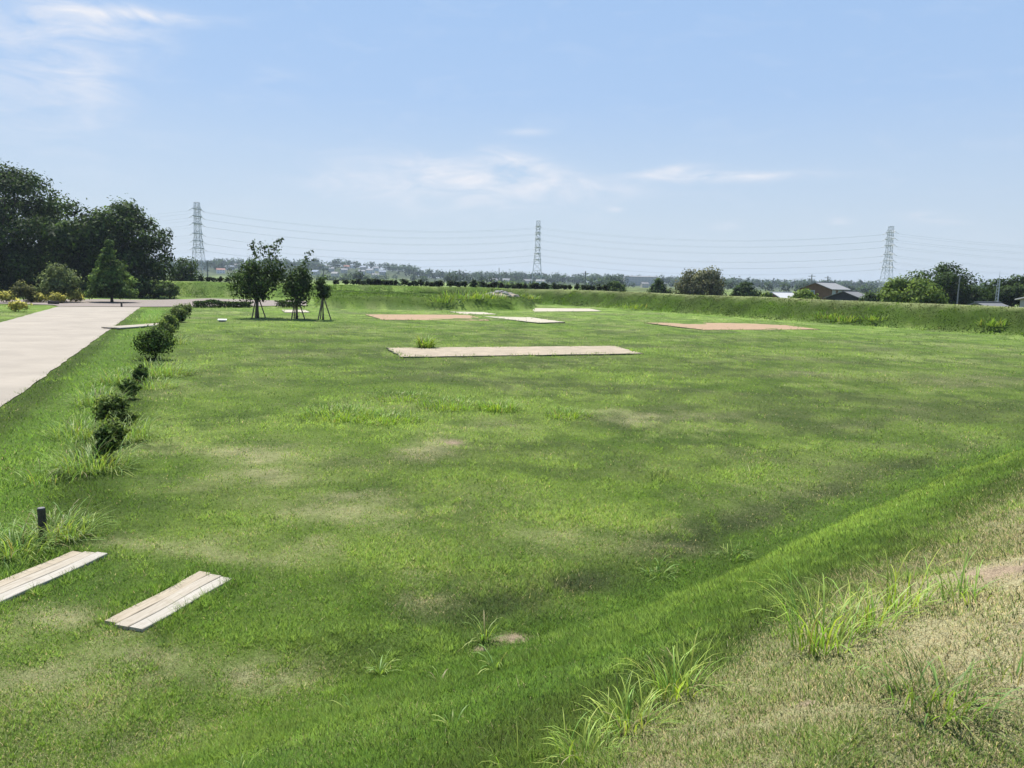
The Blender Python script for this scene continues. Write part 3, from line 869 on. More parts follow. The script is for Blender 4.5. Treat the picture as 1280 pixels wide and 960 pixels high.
def bank_tall(name, N, seed):
    g = np.random.default_rng(seed)
    cp = np.array(CREST[6:18], float); sg = np.diff(cp, axis=0); ln = np.linalg.norm(sg, axis=1)
    k_ = g.choice(len(sg), N, p=ln / ln.sum()); t_ = g.random(N); off = g.uniform(-7.5, 7.5, N)
    x = cp[k_, 0] + sg[k_, 0] * t_ - sg[k_, 1] / ln[k_] * off; y = cp[k_, 1] + sg[k_, 1] * t_ + sg[k_, 0] / ln[k_] * off
    nt_ = N // 6
    x[:nt_] = g.uniform(-36, 5, nt_); y[:nt_] = g.uniform(94, 134, nt_)
    r = np.hypot(x, y); th = np.arctan2(x, y)
    ok = (r > 45) & (r < 160) & (np.abs(th) < R(46))
    x, y, r, th = x[ok], y[ok], r[ok], th[ok]; N = len(x)
    dc, pc = poly_dist(x, y, CREST)
    q = grid_at(th, r)
    slope = 1 - q[:, 3]
    ti = in_poly(x, y, TERRACE)
    dens = np.where(ti, .55, sstep(7.4, 6.0, dc) * .9) * (vnoise(x * .5, y * .5, 3) * .9 + .35) * sstep(1.2, 2.4, dc)
    keep = (g.random(N) < dens) & in_poly(x, y, INSIDE)
    for P in [PLAZA] + SLABP: keep &= ~in_poly(x, y, P)
    x, y, q, r, dc = x[keep], y[keep], q[keep], r[keep], dc[keep]
    n = len(x)
    k = fbm(x * .35, y * .35, 23, 4)
    k2 = vnoise(x * 1.7, y * 1.7, 29)
    c = np.array([.050, .092, .020]) * (1 - sstep(.50, .68, k))[:, None] + np.array([.20, .31, .05]) * sstep(.50, .60, k)[:, None]
    br = (sstep(2.9, 1.6, dc + k * 2 - 1) * .55)[:, None]
    c = c * (1 - br) + np.array([.26, .20, .125]) * br
    st = fbm(pc[keep] * 14, dc * .35, 83, 4)
    lm = (sstep(3.2, 5.2, dc) * sstep(.46, .60, fbm(pc[keep] * 22, dc * .5, 87, 3)) * (x > 4))[:, None]
    c = c * (1 - lm) + np.array([.22, .33, .05]) * lm
    gy = (sstep(4.2, 2.6, dc + 2.2 * (k - .5)) * sstep(.44, .56, fbm(pc[keep] * 8 + 3, dc * .2, 89, 3)) * .8 * (x > 2))[:, None]
    c = c * (1 - gy) + np.array([.20, .175, .17]) * gy
    c = c * ((.18 + .42 * k2) * (.3 + 1.3 * st))[:, None] * np.array([1.0, 1.25, .45]) * g.uniform(.75, 1.25, (n, 1))
    L = (.06 + .20 * k2 * k) * g.uniform(.6, 1.4, n); w = g.uniform(.05, .13, n)
    a = g.uniform(0, 6.283, n); la = g.uniform(0, 6.283, n); lean = g.uniform(.2, .9, n)
    ex, ey = np.cos(a) * w * .5, np.sin(a) * w * .5
    V = np.empty((n, 3, 3), np.float32); z0 = q[:, 0] - .02
    V[:, 0] = np.stack([x - ex, y - ey, z0], 1); V[:, 1] = np.stack([x + ex, y + ey, z0], 1)
    V[:, 2] = np.stack([x + np.cos(la) * L * lean, y + np.sin(la) * L * lean, z0 + L], 1)
    nv = q[:, 1:4] + g.normal(0, .28, (n, 3)); nv /= np.linalg.norm(nv, axis=1)[:, None]
    return obj(name, mesh_np(name, V.reshape(-1, 3), np.arange(n * 3), 3, M_GRASS, np.repeat(c, 3, 0), lie=np.repeat(nv, 3, 0)))
o = bank_tall('bank_rough_grass', 260000, 13)
tag(o, 'long rough grass on the slopes of the far banks and the terrace', 'grass', kind='stuff')

# ------------------------------------------------------------------ weeds
def weed_mesh(name, n, length, width, radius, colr, seed, upright=.5, segs=5, droop=1.0, wind=(0.25, 0.1)):
    g = np.random.default_rng(seed)
    V = []; F = []; C = []
    for i in range(n):
        a = g.uniform(0, 2 * math.pi); rr = radius * math.sqrt(g.random())
        bx, by = rr * math.cos(a), rr * math.sin(a)
        az_ = a + g.normal(0, .7) if rr > .25 * radius else g.uniform(0, 2 * math.pi)
        L = length * g.uniform(.45, 1.15); W = width * g.uniform(.6, 1.2)
        el_ = R(90) - abs(g.normal(0, 1)) * R(38) * (1.1 - upright) - R(6)
        dr = droop * g.uniform(.5, 1.5)
        p = np.array([bx, by, -.015]); ang = el_
        tw = g.uniform(-.6, .6)
        c = np.array(colr) * g.uniform(.6, 1.3); c[0] *= g.uniform(.8, 1.25)
        if g.random() < .07: c = np.array([.36, .30, .15]) * g.uniform(.7, 1.1)
        base = len(V)
        for k in range(segs + 1):
            t = k / segs
            w = W * (0.75 + .5 * t) * (1 - t ** 2.2) * .5 + .0003
            sx, sy = -math.sin(az_ + tw * t), math.cos(az_ + tw * t)
            V.append((p[0] - sx * w, p[1] - sy * w, p[2] + w * .35)); V.append((p[0] + sx * w, p[1] + sy * w, p[2] + w * .35))
            cc = c * (.8 + .35 * t); C += [cc, cc]
            st = L / segs
            p = p + st * np.array([math.cos(az_) * math.cos(ang) + wind[0] * t * .4, math.sin(az_) * math.cos(ang) + wind[1] * t * .4, math.sin(ang)])
            p[2] = max(p[2], .012 + .01 * t)
            ang -= dr * (.18 + .35 * t)
        for k in range(segs):
            q = base + 2 * k
            F.append((q, q + 1, q + 3, q + 2))
    return mesh_np(name, np.array(V), np.array(F), 4, M_WEED, np.array(C))
YG = (.33, .45, .09); LG = (.28, .39, .10); DG = (.21, .31, .075)
def weed(px, py, n, length, width, radius, colr, label, group=None, name='weed_tuft', upright=.5, droop=1.0, pos=None, segs=5, z=None):
    p = hit(px, py) if pos is None else Vector(pos)
    if z is not None: p.z = z
    o = obj(name, weed_mesh(name, n, length, width, radius, colr, int(px * 7 + py), upright, segs, droop), None, p)
    return tag(o, label, 'weeds', group)
GN = 'tall weeds on the near bank'
weed(1030, 812, 97, 0.47, 0.0081, 0.165, YG, 'tallest light green weed tuft at the left end of the near clump', GN, upright=.75)
weed(1085, 785, 87, 0.35, 0.0074, 0.177, YG, 'bushy middle weed tuft between the tall tuft and the bare edge', GN, upright=.5)
weed(1135, 760, 65, 0.37, 0.0081, 0.152, YG, 'weed tuft with one long blade, right end of the near clump', GN, upright=.55)
weed(1205, 752, 36, 0.30, 0.0081, 0.113, YG, 'sparse weed tuft by the bare earth at the right edge', GN, upright=.45)
weed(1170, 880, 92, 0.27, 0.0066, 0.165, DG, 'dark green low weed tuft in the dry grass at lower right', GN, upright=.4)
weed(1262, 850, 16, 0.23, 0.0059, 0.064, LG, 'thin weed tuft at the right edge of the picture', GN, upright=.6)
weed(845, 872, 95, 0.33, 0.0075, 0.110, YG, 'upright weed tuft at the bottom right of centre', GN, upright=.7)
weed(790, 915, 110, 0.26, 0.0065, 0.120, YG, 'broad pale weed tuft just left of the upright one', GN, upright=.55)
weed(735, 950, 90, 0.22, 0.0060, 0.120, YG, 'yellow green weed tuft cut off by the bottom edge', GN, upright=.55)
weed(1060, 850, 12, 0.16, 0.0054, 0.064, LG, 'very small weed tuft before the dark green one', GN, upright=.4)
GS = 'small rosette weeds in the lawn'
weed(475, 842, 22, .30, .013, .04, LG, 'spidery weed rosette left of the bare spot', GS, upright=.35)
weed(606, 800, 20, .44, .015, .05, LG, 'large spidery weed standing over the bare earth spot', GS, upright=.55)
weed(620, 838, 12, .34, .014, .03, LG, 'drooping star shaped weed below the bare earth spot', GS, upright=.1, droop=1.5)
weed(550, 856, 8, .20, .012, .03, LG, 'tiny two leaved weed between the rosettes', GS, upright=.3)
weed(440, 888, 12, .22, .012, .04, LG, 'small weed rosette nearest the bottom left of centre', GS, upright=.3)
weed(566, 908, 8, .18, .010, .03, LG, 'tiny low weed at the foot of the bank', GS, upright=.2)
weed(822, 718, 34, .34, .014, .16, LG, 'flat trailing weed at the ditch edge, left of the pair', GS, upright=.2, droop=1.3)
weed(916, 697, 30, .36, .014, .16, LG, 'flat trailing weed at the ditch edge, right of the pair', GS, upright=.2, droop=1.3)
weed(300, 968, 12, .22, .006, .04, LG, 'thin pale weed stalks cut off by the bottom edge at left', GS, upright=.7)
weed(640, 965, 12, .20, .005, .08, YG, 'thin weed stalks at the bottom edge, middle', GS, upright=.7)
GH = 'rank grass among the shrub row'
for (x, y, n, L, rad, lab) in [(118, 585, 260, .75, .55, 'light grass clump in front of the nearest dark shrub'),
                               (100, 545, 200, .70, .55, 'light grass clump left of the nearest dark shrub'),
                               (160, 548, 170, .75, .4, 'light grass clump right of the nearest dark shrub'),
                               (125, 505, 200, .75, .6, 'grass clump left of the brownish shrub'),
                               (150, 478, 180, .7, .6, 'grass clump left of the two small dark shrubs'),
                               (205, 468, 340, .8, .9, 'wide grass clump right of the small dark shrub'),
                               (195, 485, 120, .6, .6, 'low grass clump below the wide one'),
                               (215, 430, 220, .9, 1.0, 'grass clump right of the large shrub'),
                               (75, 668, 190, .55, .38, 'arching grass clump round the black post'),
                               (20, 690, 150, .55, .34, 'arching grass clump at the left edge beside the planks'),
                               (60, 600, 60, .45, .5, 'sparse grass clump on the ditch slope'),
                               (185, 402, 160, 1.0, 1.2, 'grass clump beside the distant plank bridge')]:
    weed(x, y, int(n * 1.5), L * 1.05, .014 if y > 540 else .020, rad * 1.2, LG, lab, GH, upright=.12, droop=1.05)
# mid lawn rank patches and plants on the far banks
GL = 'rank grass patches in the lawn'
for (x, y, n, L, rad, lab) in [(425, 520, 260, .34, .9, 'rank bright grass patch at the left of the middle lawn'), (480, 525, 220, .30, .8, 'rank bright grass patch in the middle lawn, nearer one'),
                               (560, 508, 200, .34, .8, 'rank bright grass patch right of the first two'), (622, 512, 160, .40, .5, 'rank bright grass patch with tall blades'),
                               (710, 520, 120, .30, .6, 'sparse rank grass patch right of the others'), (500, 498, 160, .28, .9, 'farthest rank grass patch in the middle lawn')]:
    weed(x, y, int(n * 2.2), L * 1.1, .022, rad * 1.25, (.25, .37, .06), lab, GL, upright=.3)
p = gp(532, 435.6)
weed(532, 434, 260, .85, .05, .45, (.26, .36, .06), 'bushy yellow green weed growing on the beige platform', None, upright=.05, droop=.7, pos=(p[0], p[1], slab_tops[0][1]))
GB = 'weed clumps along the far banks'
for (x, y, n, L, rad, lab) in [(1055, 402, 160, 1.1, 1.6, 'light weed clump at the foot of the right bank, left one'), (1032, 398, 120, .9, 1.4, 'low weed clump beside the light one on the bank'),
                               (1240, 408, 130, 1.0, 1.2, 'light weed clump on the bank at far right'), (1090, 400, 120, .8, 1.5, 'flat weed clump right of the light one at the bank foot'),
                               (795, 386, 200, 1.0, 3.0, 'yellow green weeds beyond the whitish platform'), (580, 374, 260, 1.4, 3.0, 'tall pale weeds on the terrace, left of the stones'),
                               (610, 373, 220, 1.2, 2.5, 'tall pale weeds on the terrace edge before the stones'), (662, 374, 160, 1.0, 2.0, 'pale weeds right of the stones'),
                               (556, 378, 160, 1.2, 2.5, 'dull weeds at the terrace lip')]:
    weed(x, y, n, L, .10, rad, (.22, .31, .06), lab, GB, upright=.15, segs=3)

# ------------------------------------------------------------------ trees and shrubs
def leaf_quads(P, Nrm, size, g, aspect=.6):
    """a folded leaf-sized quad at every point"""
    n = len(P)
    t = np.cross(Nrm, g.normal(size=(n, 3))); t /= np.linalg.norm(t, axis=1)[:, None] + 1e-9
    b = np.cross(Nrm, t)
    s = (size * g.uniform(.6, 1.35, n))[:, None]
    V = np.empty((n, 4, 3))
    V[:, 0] = P - t * s * .5; V[:, 1] = P - b * s * .5 * aspect + Nrm * s * .1
    V[:, 2] = P + t * s * .5; V[:, 3] = P + b * s * .5 * aspect + Nrm * s * .1
    return V.reshape(-1, 3), np.arange(n * 4)
def crown_points(blobs, nleaf, g, shell=.55, up=.35):
    w = np.array([b[3] ** 2 for b in blobs]); w /= w.sum()
    cnt = g.multinomial(nleaf, w)
    P = []; N = []; S = []; D = []
    for (bx, by, bz, br, fl), c in zip(blobs, cnt):
        d = g.normal(size=(c, 3)); d /= np.linalg.norm(d, axis=1)[:, None]
        rad = br * (1 - (shell if br > .9 else .95) * g.random(c) ** 1.6)
        # ragged: lobes of each clump
        rad *= 1 + .22 * np.sin(d[:, 0] * 5 + bx * 3) * np.sin(d[:, 1] * 5 + by * 2) + .12 * g.normal(size=c)
        q = d * rad[:, None]; q[:, 2] *= fl
        P.append(q + np.array([bx, by, bz]))
        nn = d + np.array([0, 0, up]) + .6 * g.normal(size=(c, 3)); nn /= np.linalg.norm(nn, axis=1)[:, None]
        N.append(nn); D.append(d * .75 + np.array([0, 0, .35]) + .35 * g.normal(size=(c, 3))); S.append(np.full(c, g.uniform(.72, 1.22)))
    D = np.vstack(D); D /= np.linalg.norm(D, axis=1)[:, None]
    return np.vstack(P), np.vstack(N), np.concatenate(S), D
def ellipsoid_blobs(h0, h1_, w, n, g, br=.30, lean=0.0, shape='round', flat=.8, depth=1.0):
    B = []
    H_ = h1_ - h0
    for i in range(n):
        for _ in range(60):
            t = g.random()
            if shape == 'round': prof = math.sqrt(max(0, 1 - (2 * t - 1) ** 2)) * (1.08 - .18 * t)
            elif shape == 'dome': prof = math.sqrt(max(0, 1 - t ** 2.6)) * (.85 + .15 * min(1, t * 5))
            elif shape == 'cone': prof = (1 - t) ** .85 * .95 + .08
            elif shape == 'vase': prof = (.25 + 1.2 * t) if t < .6 else math.sqrt(max(0, 1 - ((t - .6) / .4) ** 2)) * .97
            elif shape == 'egg': prof = math.sqrt(max(0, 1 - (2 * t - 1) ** 2)) * (1.15 - .55 * t)
            if g.random() < (prof ** 2 + .05 if shape != 'cone' else prof * .8 + .25): break
        a = g.uniform(0, 2 * math.pi)
        rr = w / 2 * prof * math.sqrt(g.uniform(.15, 1))
        b = w * br * g.uniform(.55, 1.15)
        if shape == 'cone': b *= (.5 + .6 * (1 - t))
        rr = max(0, rr - b * .55)
        B.append((rr * math.cos(a) + lean * t * t * w, rr * math.sin(a) * depth, h0 + b * .5 + t * (H_ - b * .9), b, flat))
    return B
def tree(name, base, height, width, h0, nleaf, leaf, cols, label, cat='tree', group=None, shape='round', nblob=22, br=.30, lean=0.0, flat=.8, seed=1,
         trunk=None, rough_top=0, shell=.55, limbs=7, mat_=None, extra=None, squash=1.0, stakes=0, depth=1.0, part='crown'):
    g = np.random.default_rng(seed)
    root = empty(name, base, label, cat, group)
    B = ellipsoid_blobs(h0, height, width, nblob, g, br, lean, shape, flat, depth)
    if extra: B += extra
    P, N, S, D = crown_points(B, nleaf, g, shell)
    P[:, 2] = np.maximum(P[:, 2], .02)
    c1, c2 = np.array(cols[0]), np.array(cols[1])
    n = len(P)
    k = np.clip(g.normal(.45, .28, n) + .25 * (S - 1), 0, 1)[:, None]
    C = (c1 * (1 - k) + c2 * k) * S[:, None] * g.uniform(.8, 1.2, (n, 1))
    V, Lp = leaf_quads(P, N, leaf, g)
    V[:, 2] = np.maximum(V[:, 2], .01)
    obj(part, mesh_np(part, V, Lp, 4, mat_ or M_LEAF, np.repeat(C, 4, 0), lie=np.repeat(D, 4, 0)), root)
    tr = trunk if trunk else height * .022
    mb = MB()
    top = h0 + (height - h0) * .72
    pts = []
    for i in range(7):
        t = i / 6
        pts.append((lean * width * (t * .7) ** 2 + math.sin(i * 1.7 + seed) * tr * .35 * t, math.cos(i * 2.1 + seed) * tr * .35 * t, -.08 + t * top))
    mb.tube(pts, [tr * (1.35 if i == 0 else 1 - .8 * i / 6) for i in range(7)], 7)
    big = sorted(B, key=lambda b: -b[3])[:limbs]
    for (bx, by, bz, brr, fl) in big:
        t0 = min(.85, max(.25, (bz - .35 * (bz - h0) - brr) / top))
        i0 = t0 * 6; a = Vector(pts[int(i0)]).lerp(Vector(pts[min(6, int(i0) + 1)]), i0 - int(i0))
        e = Vector((bx, by, bz)); mid = a.lerp(e, .5) + Vector((0, 0, .08 * (e - a).length))
        r0 = tr * (1 - .75 * t0) * .6
        mb.tube([a, mid, e], [r0, r0 * .6, r0 * .2], 5)
    mb.build('trunk' if tr > .05 else 'stem', M_BARK, root, smooth=True)
    for k in range(stakes):
        an = R(90 + 120 * k) + R(35)
        mb = MB(); hh = 2.0
        mb.tube([(math.cos(an) * .75, math.sin(an) * .75, -.15), (math.cos(an) * .08, math.sin(an) * .08, hh)], .055, 6)
        mb.build('support_stake', M_STAKE, root)
    return root
def gz(px, py, z=0.0):
    p = gp(px, py, z)
    return Vector((p[0], p[1], h1(p[0], p[1])))
def topz(px, py, base):
    """height of the pixel above the base, at the base's distance"""
    return at(px, py, base.y).z - base.z

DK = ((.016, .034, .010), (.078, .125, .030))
MD = ((.024, .048, .013), (.085, .135, .034))
BRT = ((.075, .125, .022), (.165, .235, .045))
OLV = ((.060, .075, .028), (.150, .150, .060))
# three staked trees on the lawn
b = gz(322, 398); h = topz(325, 300, b)
tree('staked_tree', b, h, 5.9, 1.15, 6000, .24, MD, 'tallest and widest of the three staked trees on the lawn', group='staked young trees on the lawn', shape='egg', nblob=26, br=.21, lean=.10, seed=3, trunk=.13, stakes=3,
     extra=[(1.3, 0, h - 1.3, .85, 1.1), (1.7, .1, h - .6, .6, 1.1), (2.1, 0, h - .05, .36, .8), (2.4, 0, h + .15, .2, .5), (.7, 0, h - .7, .7, 1.1), (-.2, .3, h - 1.2, .7, 1.2), (-.35, .2, h - .6, .36, 1.6), (-.3, .2, h - .1, .2, 1.6), (-1.9, 0, h * .52, .9, .8), (-2.1, .2, h * .40, .7, .8)])
b = gz(371, 399); h = topz(380, 312, b)
tree('staked_tree', b, h - 1.3, 4.5, 1.2, 4000, .23, MD, 'middle of the three staked trees, with a bent wind blown top', group='staked young trees on the lawn', shape='egg', nblob=20, br=.25, lean=.10, seed=5, trunk=.11, stakes=3,
     extra=[(.5, 0, h - 1.9, .6, 1.2), (.75, 0, h - 1.3, .42, 1.3), (.95, 0, h - .75, .34, 1.3), (1.2, 0, h - .3, .36, .9), (1.5, 0, h - .1, .22, .7), (1.55, .1, h - .9, .25, .6)])
b = gz(404, 400); h = topz(404, 337, b)
tree('staked_tree', b, h, 1.7, 1.7, 1600, .20, MD, 'smallest slim staked tree, rightmost of the three', group='staked young trees on the lawn', shape='egg', nblob=14, br=.30, seed=8, trunk=.08, stakes=3)
# trees at left
def behind(px, Y):
    p = at(px, 360, Y)
    return Vector((p.x, Y, h1(p.x, Y)))
GT = 'big trees beyond the path'
b = behind(8, 122)
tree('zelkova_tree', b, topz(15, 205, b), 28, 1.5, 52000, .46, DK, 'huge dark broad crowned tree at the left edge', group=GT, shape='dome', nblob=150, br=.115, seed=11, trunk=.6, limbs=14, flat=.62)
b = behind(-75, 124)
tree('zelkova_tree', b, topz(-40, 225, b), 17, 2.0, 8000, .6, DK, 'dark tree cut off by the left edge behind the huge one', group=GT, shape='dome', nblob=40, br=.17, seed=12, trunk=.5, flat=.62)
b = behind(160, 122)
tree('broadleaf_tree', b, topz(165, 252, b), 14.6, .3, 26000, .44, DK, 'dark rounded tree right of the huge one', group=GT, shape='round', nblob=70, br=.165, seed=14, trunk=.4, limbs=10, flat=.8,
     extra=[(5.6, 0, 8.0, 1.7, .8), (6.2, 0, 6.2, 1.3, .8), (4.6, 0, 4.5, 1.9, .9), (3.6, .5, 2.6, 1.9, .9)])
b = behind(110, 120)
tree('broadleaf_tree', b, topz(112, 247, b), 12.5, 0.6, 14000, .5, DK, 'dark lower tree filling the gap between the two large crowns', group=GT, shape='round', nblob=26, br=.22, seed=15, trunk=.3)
for i, (x, yt, w_) in enumerate(((122, 345, 5.5), (176, 343, 6.5), (205, 352, 5.0), (60, 335, 8.0))):
    b = behind(x, 117)
    tree('undergrowth_bush', b, topz(x, yt, b), w_, .1, 2200, .42, DK, ['dark bush under the trees, behind the conical tree', 'dark bush under the rounded tree, right of the conical tree', 'dark bush at the shaded end of the far bank', 'dark bush behind the rounded grey green shrub'][i], cat='shrub', group='dark bushes under the big trees', nblob=16, br=.24, seed=90 + i, trunk=.06, shape='dome', part='foliage')
b = behind(30, 118)
tree('broadleaf_tree', b, topz(20, 310, b), 11, 0.3, 5000, .55, DK, 'dark undergrowth tree below the huge crown', group=GT, shape='dome', nblob=22, br=.2, seed=16, trunk=.25)
b = gz(140, 378.5)
tree('conical_tree', b, topz(138, 299, b), 6.4, .45, 13000, .28, ((.06, .11, .028), (.16, .24, .06)), 'mid green conical tree standing before the dark trees', group=None, shape='cone', nblob=95, br=.17, seed=17, trunk=.16, flat=.55, limbs=10)
b = gz(233, 372, 0); b = Vector(at(233, 350, 150)); b.z = h1(b.x, b.y)
tree('round_tree', b, topz(233, 320, b), 7.2, .3, 3200, .45, DK, 'small rounded dark tree behind the far bank by the left pylon', shape='dome', nblob=22, br=.24, seed=18, trunk=.2)
b = gz(75, 378)
tree('round_shrub', b, topz(75, 328, b), 5.6, .25, 4500, .28, ((.075, .11, .04), (.20, .24, .10)), 'large rounded grey green shrub left of the conical tree', cat='shrub', shape='dome', nblob=26, br=.22, seed=19, trunk=.06, part='foliage')
b = gz(30, 379)
tree('round_shrub', b, topz(30, 349, b), 3.0, .2, 1800, .24, OLV, 'small olive shrub left of the rounded one', cat='shrub', shape='dome', nblob=16, br=.24, seed=20, trunk=.05, part='foliage')
YEL = ((.26, .26, .05), (.55, .50, .13))
for i, (x, y, hpx, wpx, lab) in enumerate([(8, 379, 15, 30, 'yellowish low shrub at the left edge, under the dark trees'), (50, 379, 12, 24, 'yellowish low shrub right of the olive one'),
                                           (72, 379.5, 14, 26, 'yellowish low shrub before the rounded shrub'), (94, 378.5, 16, 26, 'yellowish low shrub nearest the conical tree')]):
    b = gz(x, y); b = b + Vector((0, 0, 0))
    tree('low_shrub', b, topz(x, y - hpx, b), wpx / 960 * b.y, .15, 1000, .24, YEL, lab, cat='shrub', group='yellowish shrubs along the gravel', shape='dome', nblob=14, br=.26, seed=30 + i, trunk=.04, part='foliage')
b = gz(23, 390)
tree('low_shrub', b, topz(23, 375, b), 2.3, .1, 700, .2, YEL, 'small loose yellow green bush on the verge left of the path', cat='shrub', shape='dome', nblob=12, br=.26, seed=40, trunk=.03, part='foliage')
# shrub row along the ditch
GSH = 'shrubs along the ditch'
SHD = ((.034, .070, .015), (.13, .20, .042)); SHB = ((.050, .088, .018), (.17, .225, .055))
for i, (x, y, hpx, wpx, cols, lab) in enumerate([(132, 576, 42, 30, SHD, 'nearest dark clipped shrub beside the ditch'), (147, 538, 50, 44, SHB, 'brownish leaved shrub just beyond the nearest dark one'),
                                                 (162, 499, 26, 22, SHD, 'small dark shrub beyond the brownish one'), (177, 482, 26, 18, SHD, 'smallest dark shrub below the large one'),
                                                 (139, 558, 36, 34, SHB, 'olive shrub squeezed between the nearest dark and the brownish one'),  (205, 430, 30, 32, SHB, 'olive shrub leaning on the far side of the large one'),
                                                 (194, 449, 42, 48, SHD, 'large leafy shrub, widest of the row'), (212, 415, 24, 24, SHB, 'brownish shrub beyond the large leafy one'),
                                                 (222, 403, 20, 22, SHB, 'small shrub near the far end of the row'), (232, 393, 14, 24, SHB, 'last shrub of the row before the low hedge')]):
    b = gz(x, y)
    d = math.hypot(b.x, b.y)
    tree('ditch_shrub', b, topz(x, y - hpx, b), wpx / 960 * d * 1.12, .06, 1700 if wpx < 40 else 3200, .055 + .0016 * d, cols, lab, cat='shrub', group=GSH, shape='egg', nblob=20, br=.24, seed=50 + i, trunk=.025, flat=.9, part='foliage')
# clipped low hedge behind the lawn
def hedge(name, px0, px1, hgt, wid, label, cols=DK, n=2600, leaf=.22):
    a = gz(*px0); c = gz(*px1)
    g = np.random.default_rng(int(px0[0]))
    root = empty(name, (a + c) / 2, label, 'hedge')
    d = c - a; L = d.length; d.normalize(); nn = Vector((-d.y, d.x, 0))
    t = g.uniform(-.5, .5, n); s = g.uniform(-.5, .5, n); zz = g.random(n) ** .6
    P = np.array([[d.x * L, d.y * L, d.z * L]]) * t[:, None] + np.array([[nn.x, nn.y, 0]]) * (s * wid)[:, None]
    P[:, 2] += zz * hgt * (.75 + .45 * vnoise(t * L * .8, t * 0, 5))
    N = g.normal(size=(n, 3)) + np.array([0, 0, .6]); N /= np.linalg.norm(N, axis=1)[:, None]
    k = g.random((n, 1)); C = (np.array(cols[0]) * (1 - k) + np.array(cols[1]) * k)
    V, Lp = leaf_quads(P, N, leaf, g)
    obj('foliage', mesh_np('foliage', V, Lp, 4, M_LEAF, np.repeat(C, 4, 0), lie=np.repeat(N, 4, 0)), root)
    for i in range(int(L / 1.2)):
        p = d * ((i + .5) / int(L / 1.2) - .5) * L
        mb = MB(); mb.tube([(p.x, p.y, p.z - .05), (p.x + .1, p.y, p.z + hgt * .7)], [.03, .012], 5)
        mb.build('stem', M_BARK, root)
hedge('low_hedge', (243, 384.5), (314, 384.0), .85, 1.2, 'low dark hedge left of the staked trees')
hedge('low_hedge', (347, 384.5), (374, 384.0), .8, 1.2, 'short low dark hedge behind the middle staked tree', n=1000)

# trees beyond the right bank
def bt(px, py_hidden, Y):
    """root of a tree that stands on the plain behind the bank"""
    p = at(px, py_hidden, Y)
    return Vector((p.x, Y, h1(p.x, Y)))
GR = 'trees beyond the right bank'
for (nm, x, ytop, wpx, Y, cols, lab, kw) in [
    ('broadleaf_tree', 876, 332, 70, 165, ((.060, .080, .035), (.170, .165, .085)), 'largest brownish green tree beyond the middle of the right bank', dict(shape='dome', nblob=44, br=.17, flat=.8)),
    ('dark_tree', 822, 345, 38, 170, DK, 'dark pointed tree left of the brownish green one', dict(shape='cone', nblob=26, br=.24)),
    ('broadleaf_tree', 929, 352, 36, 168, MD, 'small bluish green tree right of the brownish green one', dict(shape='dome', nblob=24, br=.22)),
    ('leafy_shrub', 770, 351, 32, 172, MD, 'low green bush behind the bank, left of the dark pointed tree', dict(shape='dome', nblob=18, br=.22)),
    ('leafy_shrub', 955, 367, 22, 130, BRT, 'small bright bush left of the white roofed shed', dict(shape='dome', nblob=14, br=.25)),
    ('leafy_shrub', 1006, 362, 50, 118, BRT, 'bright green bush in front of the brown house', dict(shape='dome', nblob=24, br=.2)),
    ('broadleaf_tree', 1140, 344, 92, 108, BRT, 'broad light green tree below the right pylon', dict(shape='dome', nblob=50, br=.15, flat=.85)),
    ('pine_tree', 1174, 327, 108, 135, DK, 'tall dark spreading tree behind the light green one', dict(shape='dome', nblob=64, br=.15, flat=.5)),
    ('pine_tree', 1212, 358, 40, 130, MD, 'lower dark tree right of the tall spreading one', dict(shape='dome', nblob=20, br=.2, flat=.5)),
    ('pine_tree', 1264, 341, 88, 135, DK, 'dark layered tree behind the grey roofed house', dict(shape='dome', nblob=36, br=.17, flat=.42)),
    ('pine_tree', 1300, 343, 100, 132, DK, 'dark tree cut off by the right edge', dict(shape='dome', nblob=30, br=.17, flat=.5)),
    ('dark_tree', 1084, 365, 28, 150, DK, 'dark bush between the dark house and the light green tree', dict(shape='dome', nblob=16, br=.24)),
    ('dark_tree', 1236, 362, 40, 150, DK, 'dark tree filling the gap behind the steel mast', dict(shape='dome', nblob=18, br=.22)),
]:
    b = bt(x, ytop + 40, Y)
    h = topz(x, ytop, b)
    w = wpx / 960 * Y
    tree(nm, b, h, w, (.3 if 'pine' not in nm else .5), int(1500 + wpx * 95), .16 + .0022 * Y * (1.1 if cols is BRT else .8), cols, lab, cat='shrub' if 'shrub' in nm else 'tree', group=GR, seed=int(x), trunk=.2 if w > 5 else .1, **kw)

# dark little shrubs along the crest of the far bank
protos = []
for v in range(4):
    g = np.random.default_rng(200 + v)
    B = ellipsoid_blobs(.05, 1.0, 1.2, 8, g, .28, 0, 'dome', .9)
    P, N, S, D = crown_points(B, 190, g)
    P[:, 2] = np.maximum(P[:, 2], .02)
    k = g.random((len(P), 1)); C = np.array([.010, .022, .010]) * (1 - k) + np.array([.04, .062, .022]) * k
    V, Lp = leaf_quads(P, N, .30, g)
    f = mesh_np('foliage', V, Lp, 4, M_LEAF, np.repeat(C, 4, 0), lie=np.repeat(D, 4, 0))
    mb = MB(); mb.tube([(0, 0, -.1), (.03, 0, .7)], [.05, .02], 5); s = mb.mesh('stem', M_BARK)
    protos.append((f, s))
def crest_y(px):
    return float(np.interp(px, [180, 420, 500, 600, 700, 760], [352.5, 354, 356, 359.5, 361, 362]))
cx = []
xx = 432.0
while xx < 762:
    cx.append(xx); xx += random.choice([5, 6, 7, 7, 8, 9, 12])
cx += [205, 214, 226, 240, 252, 262, 268, 276, 284, 420]
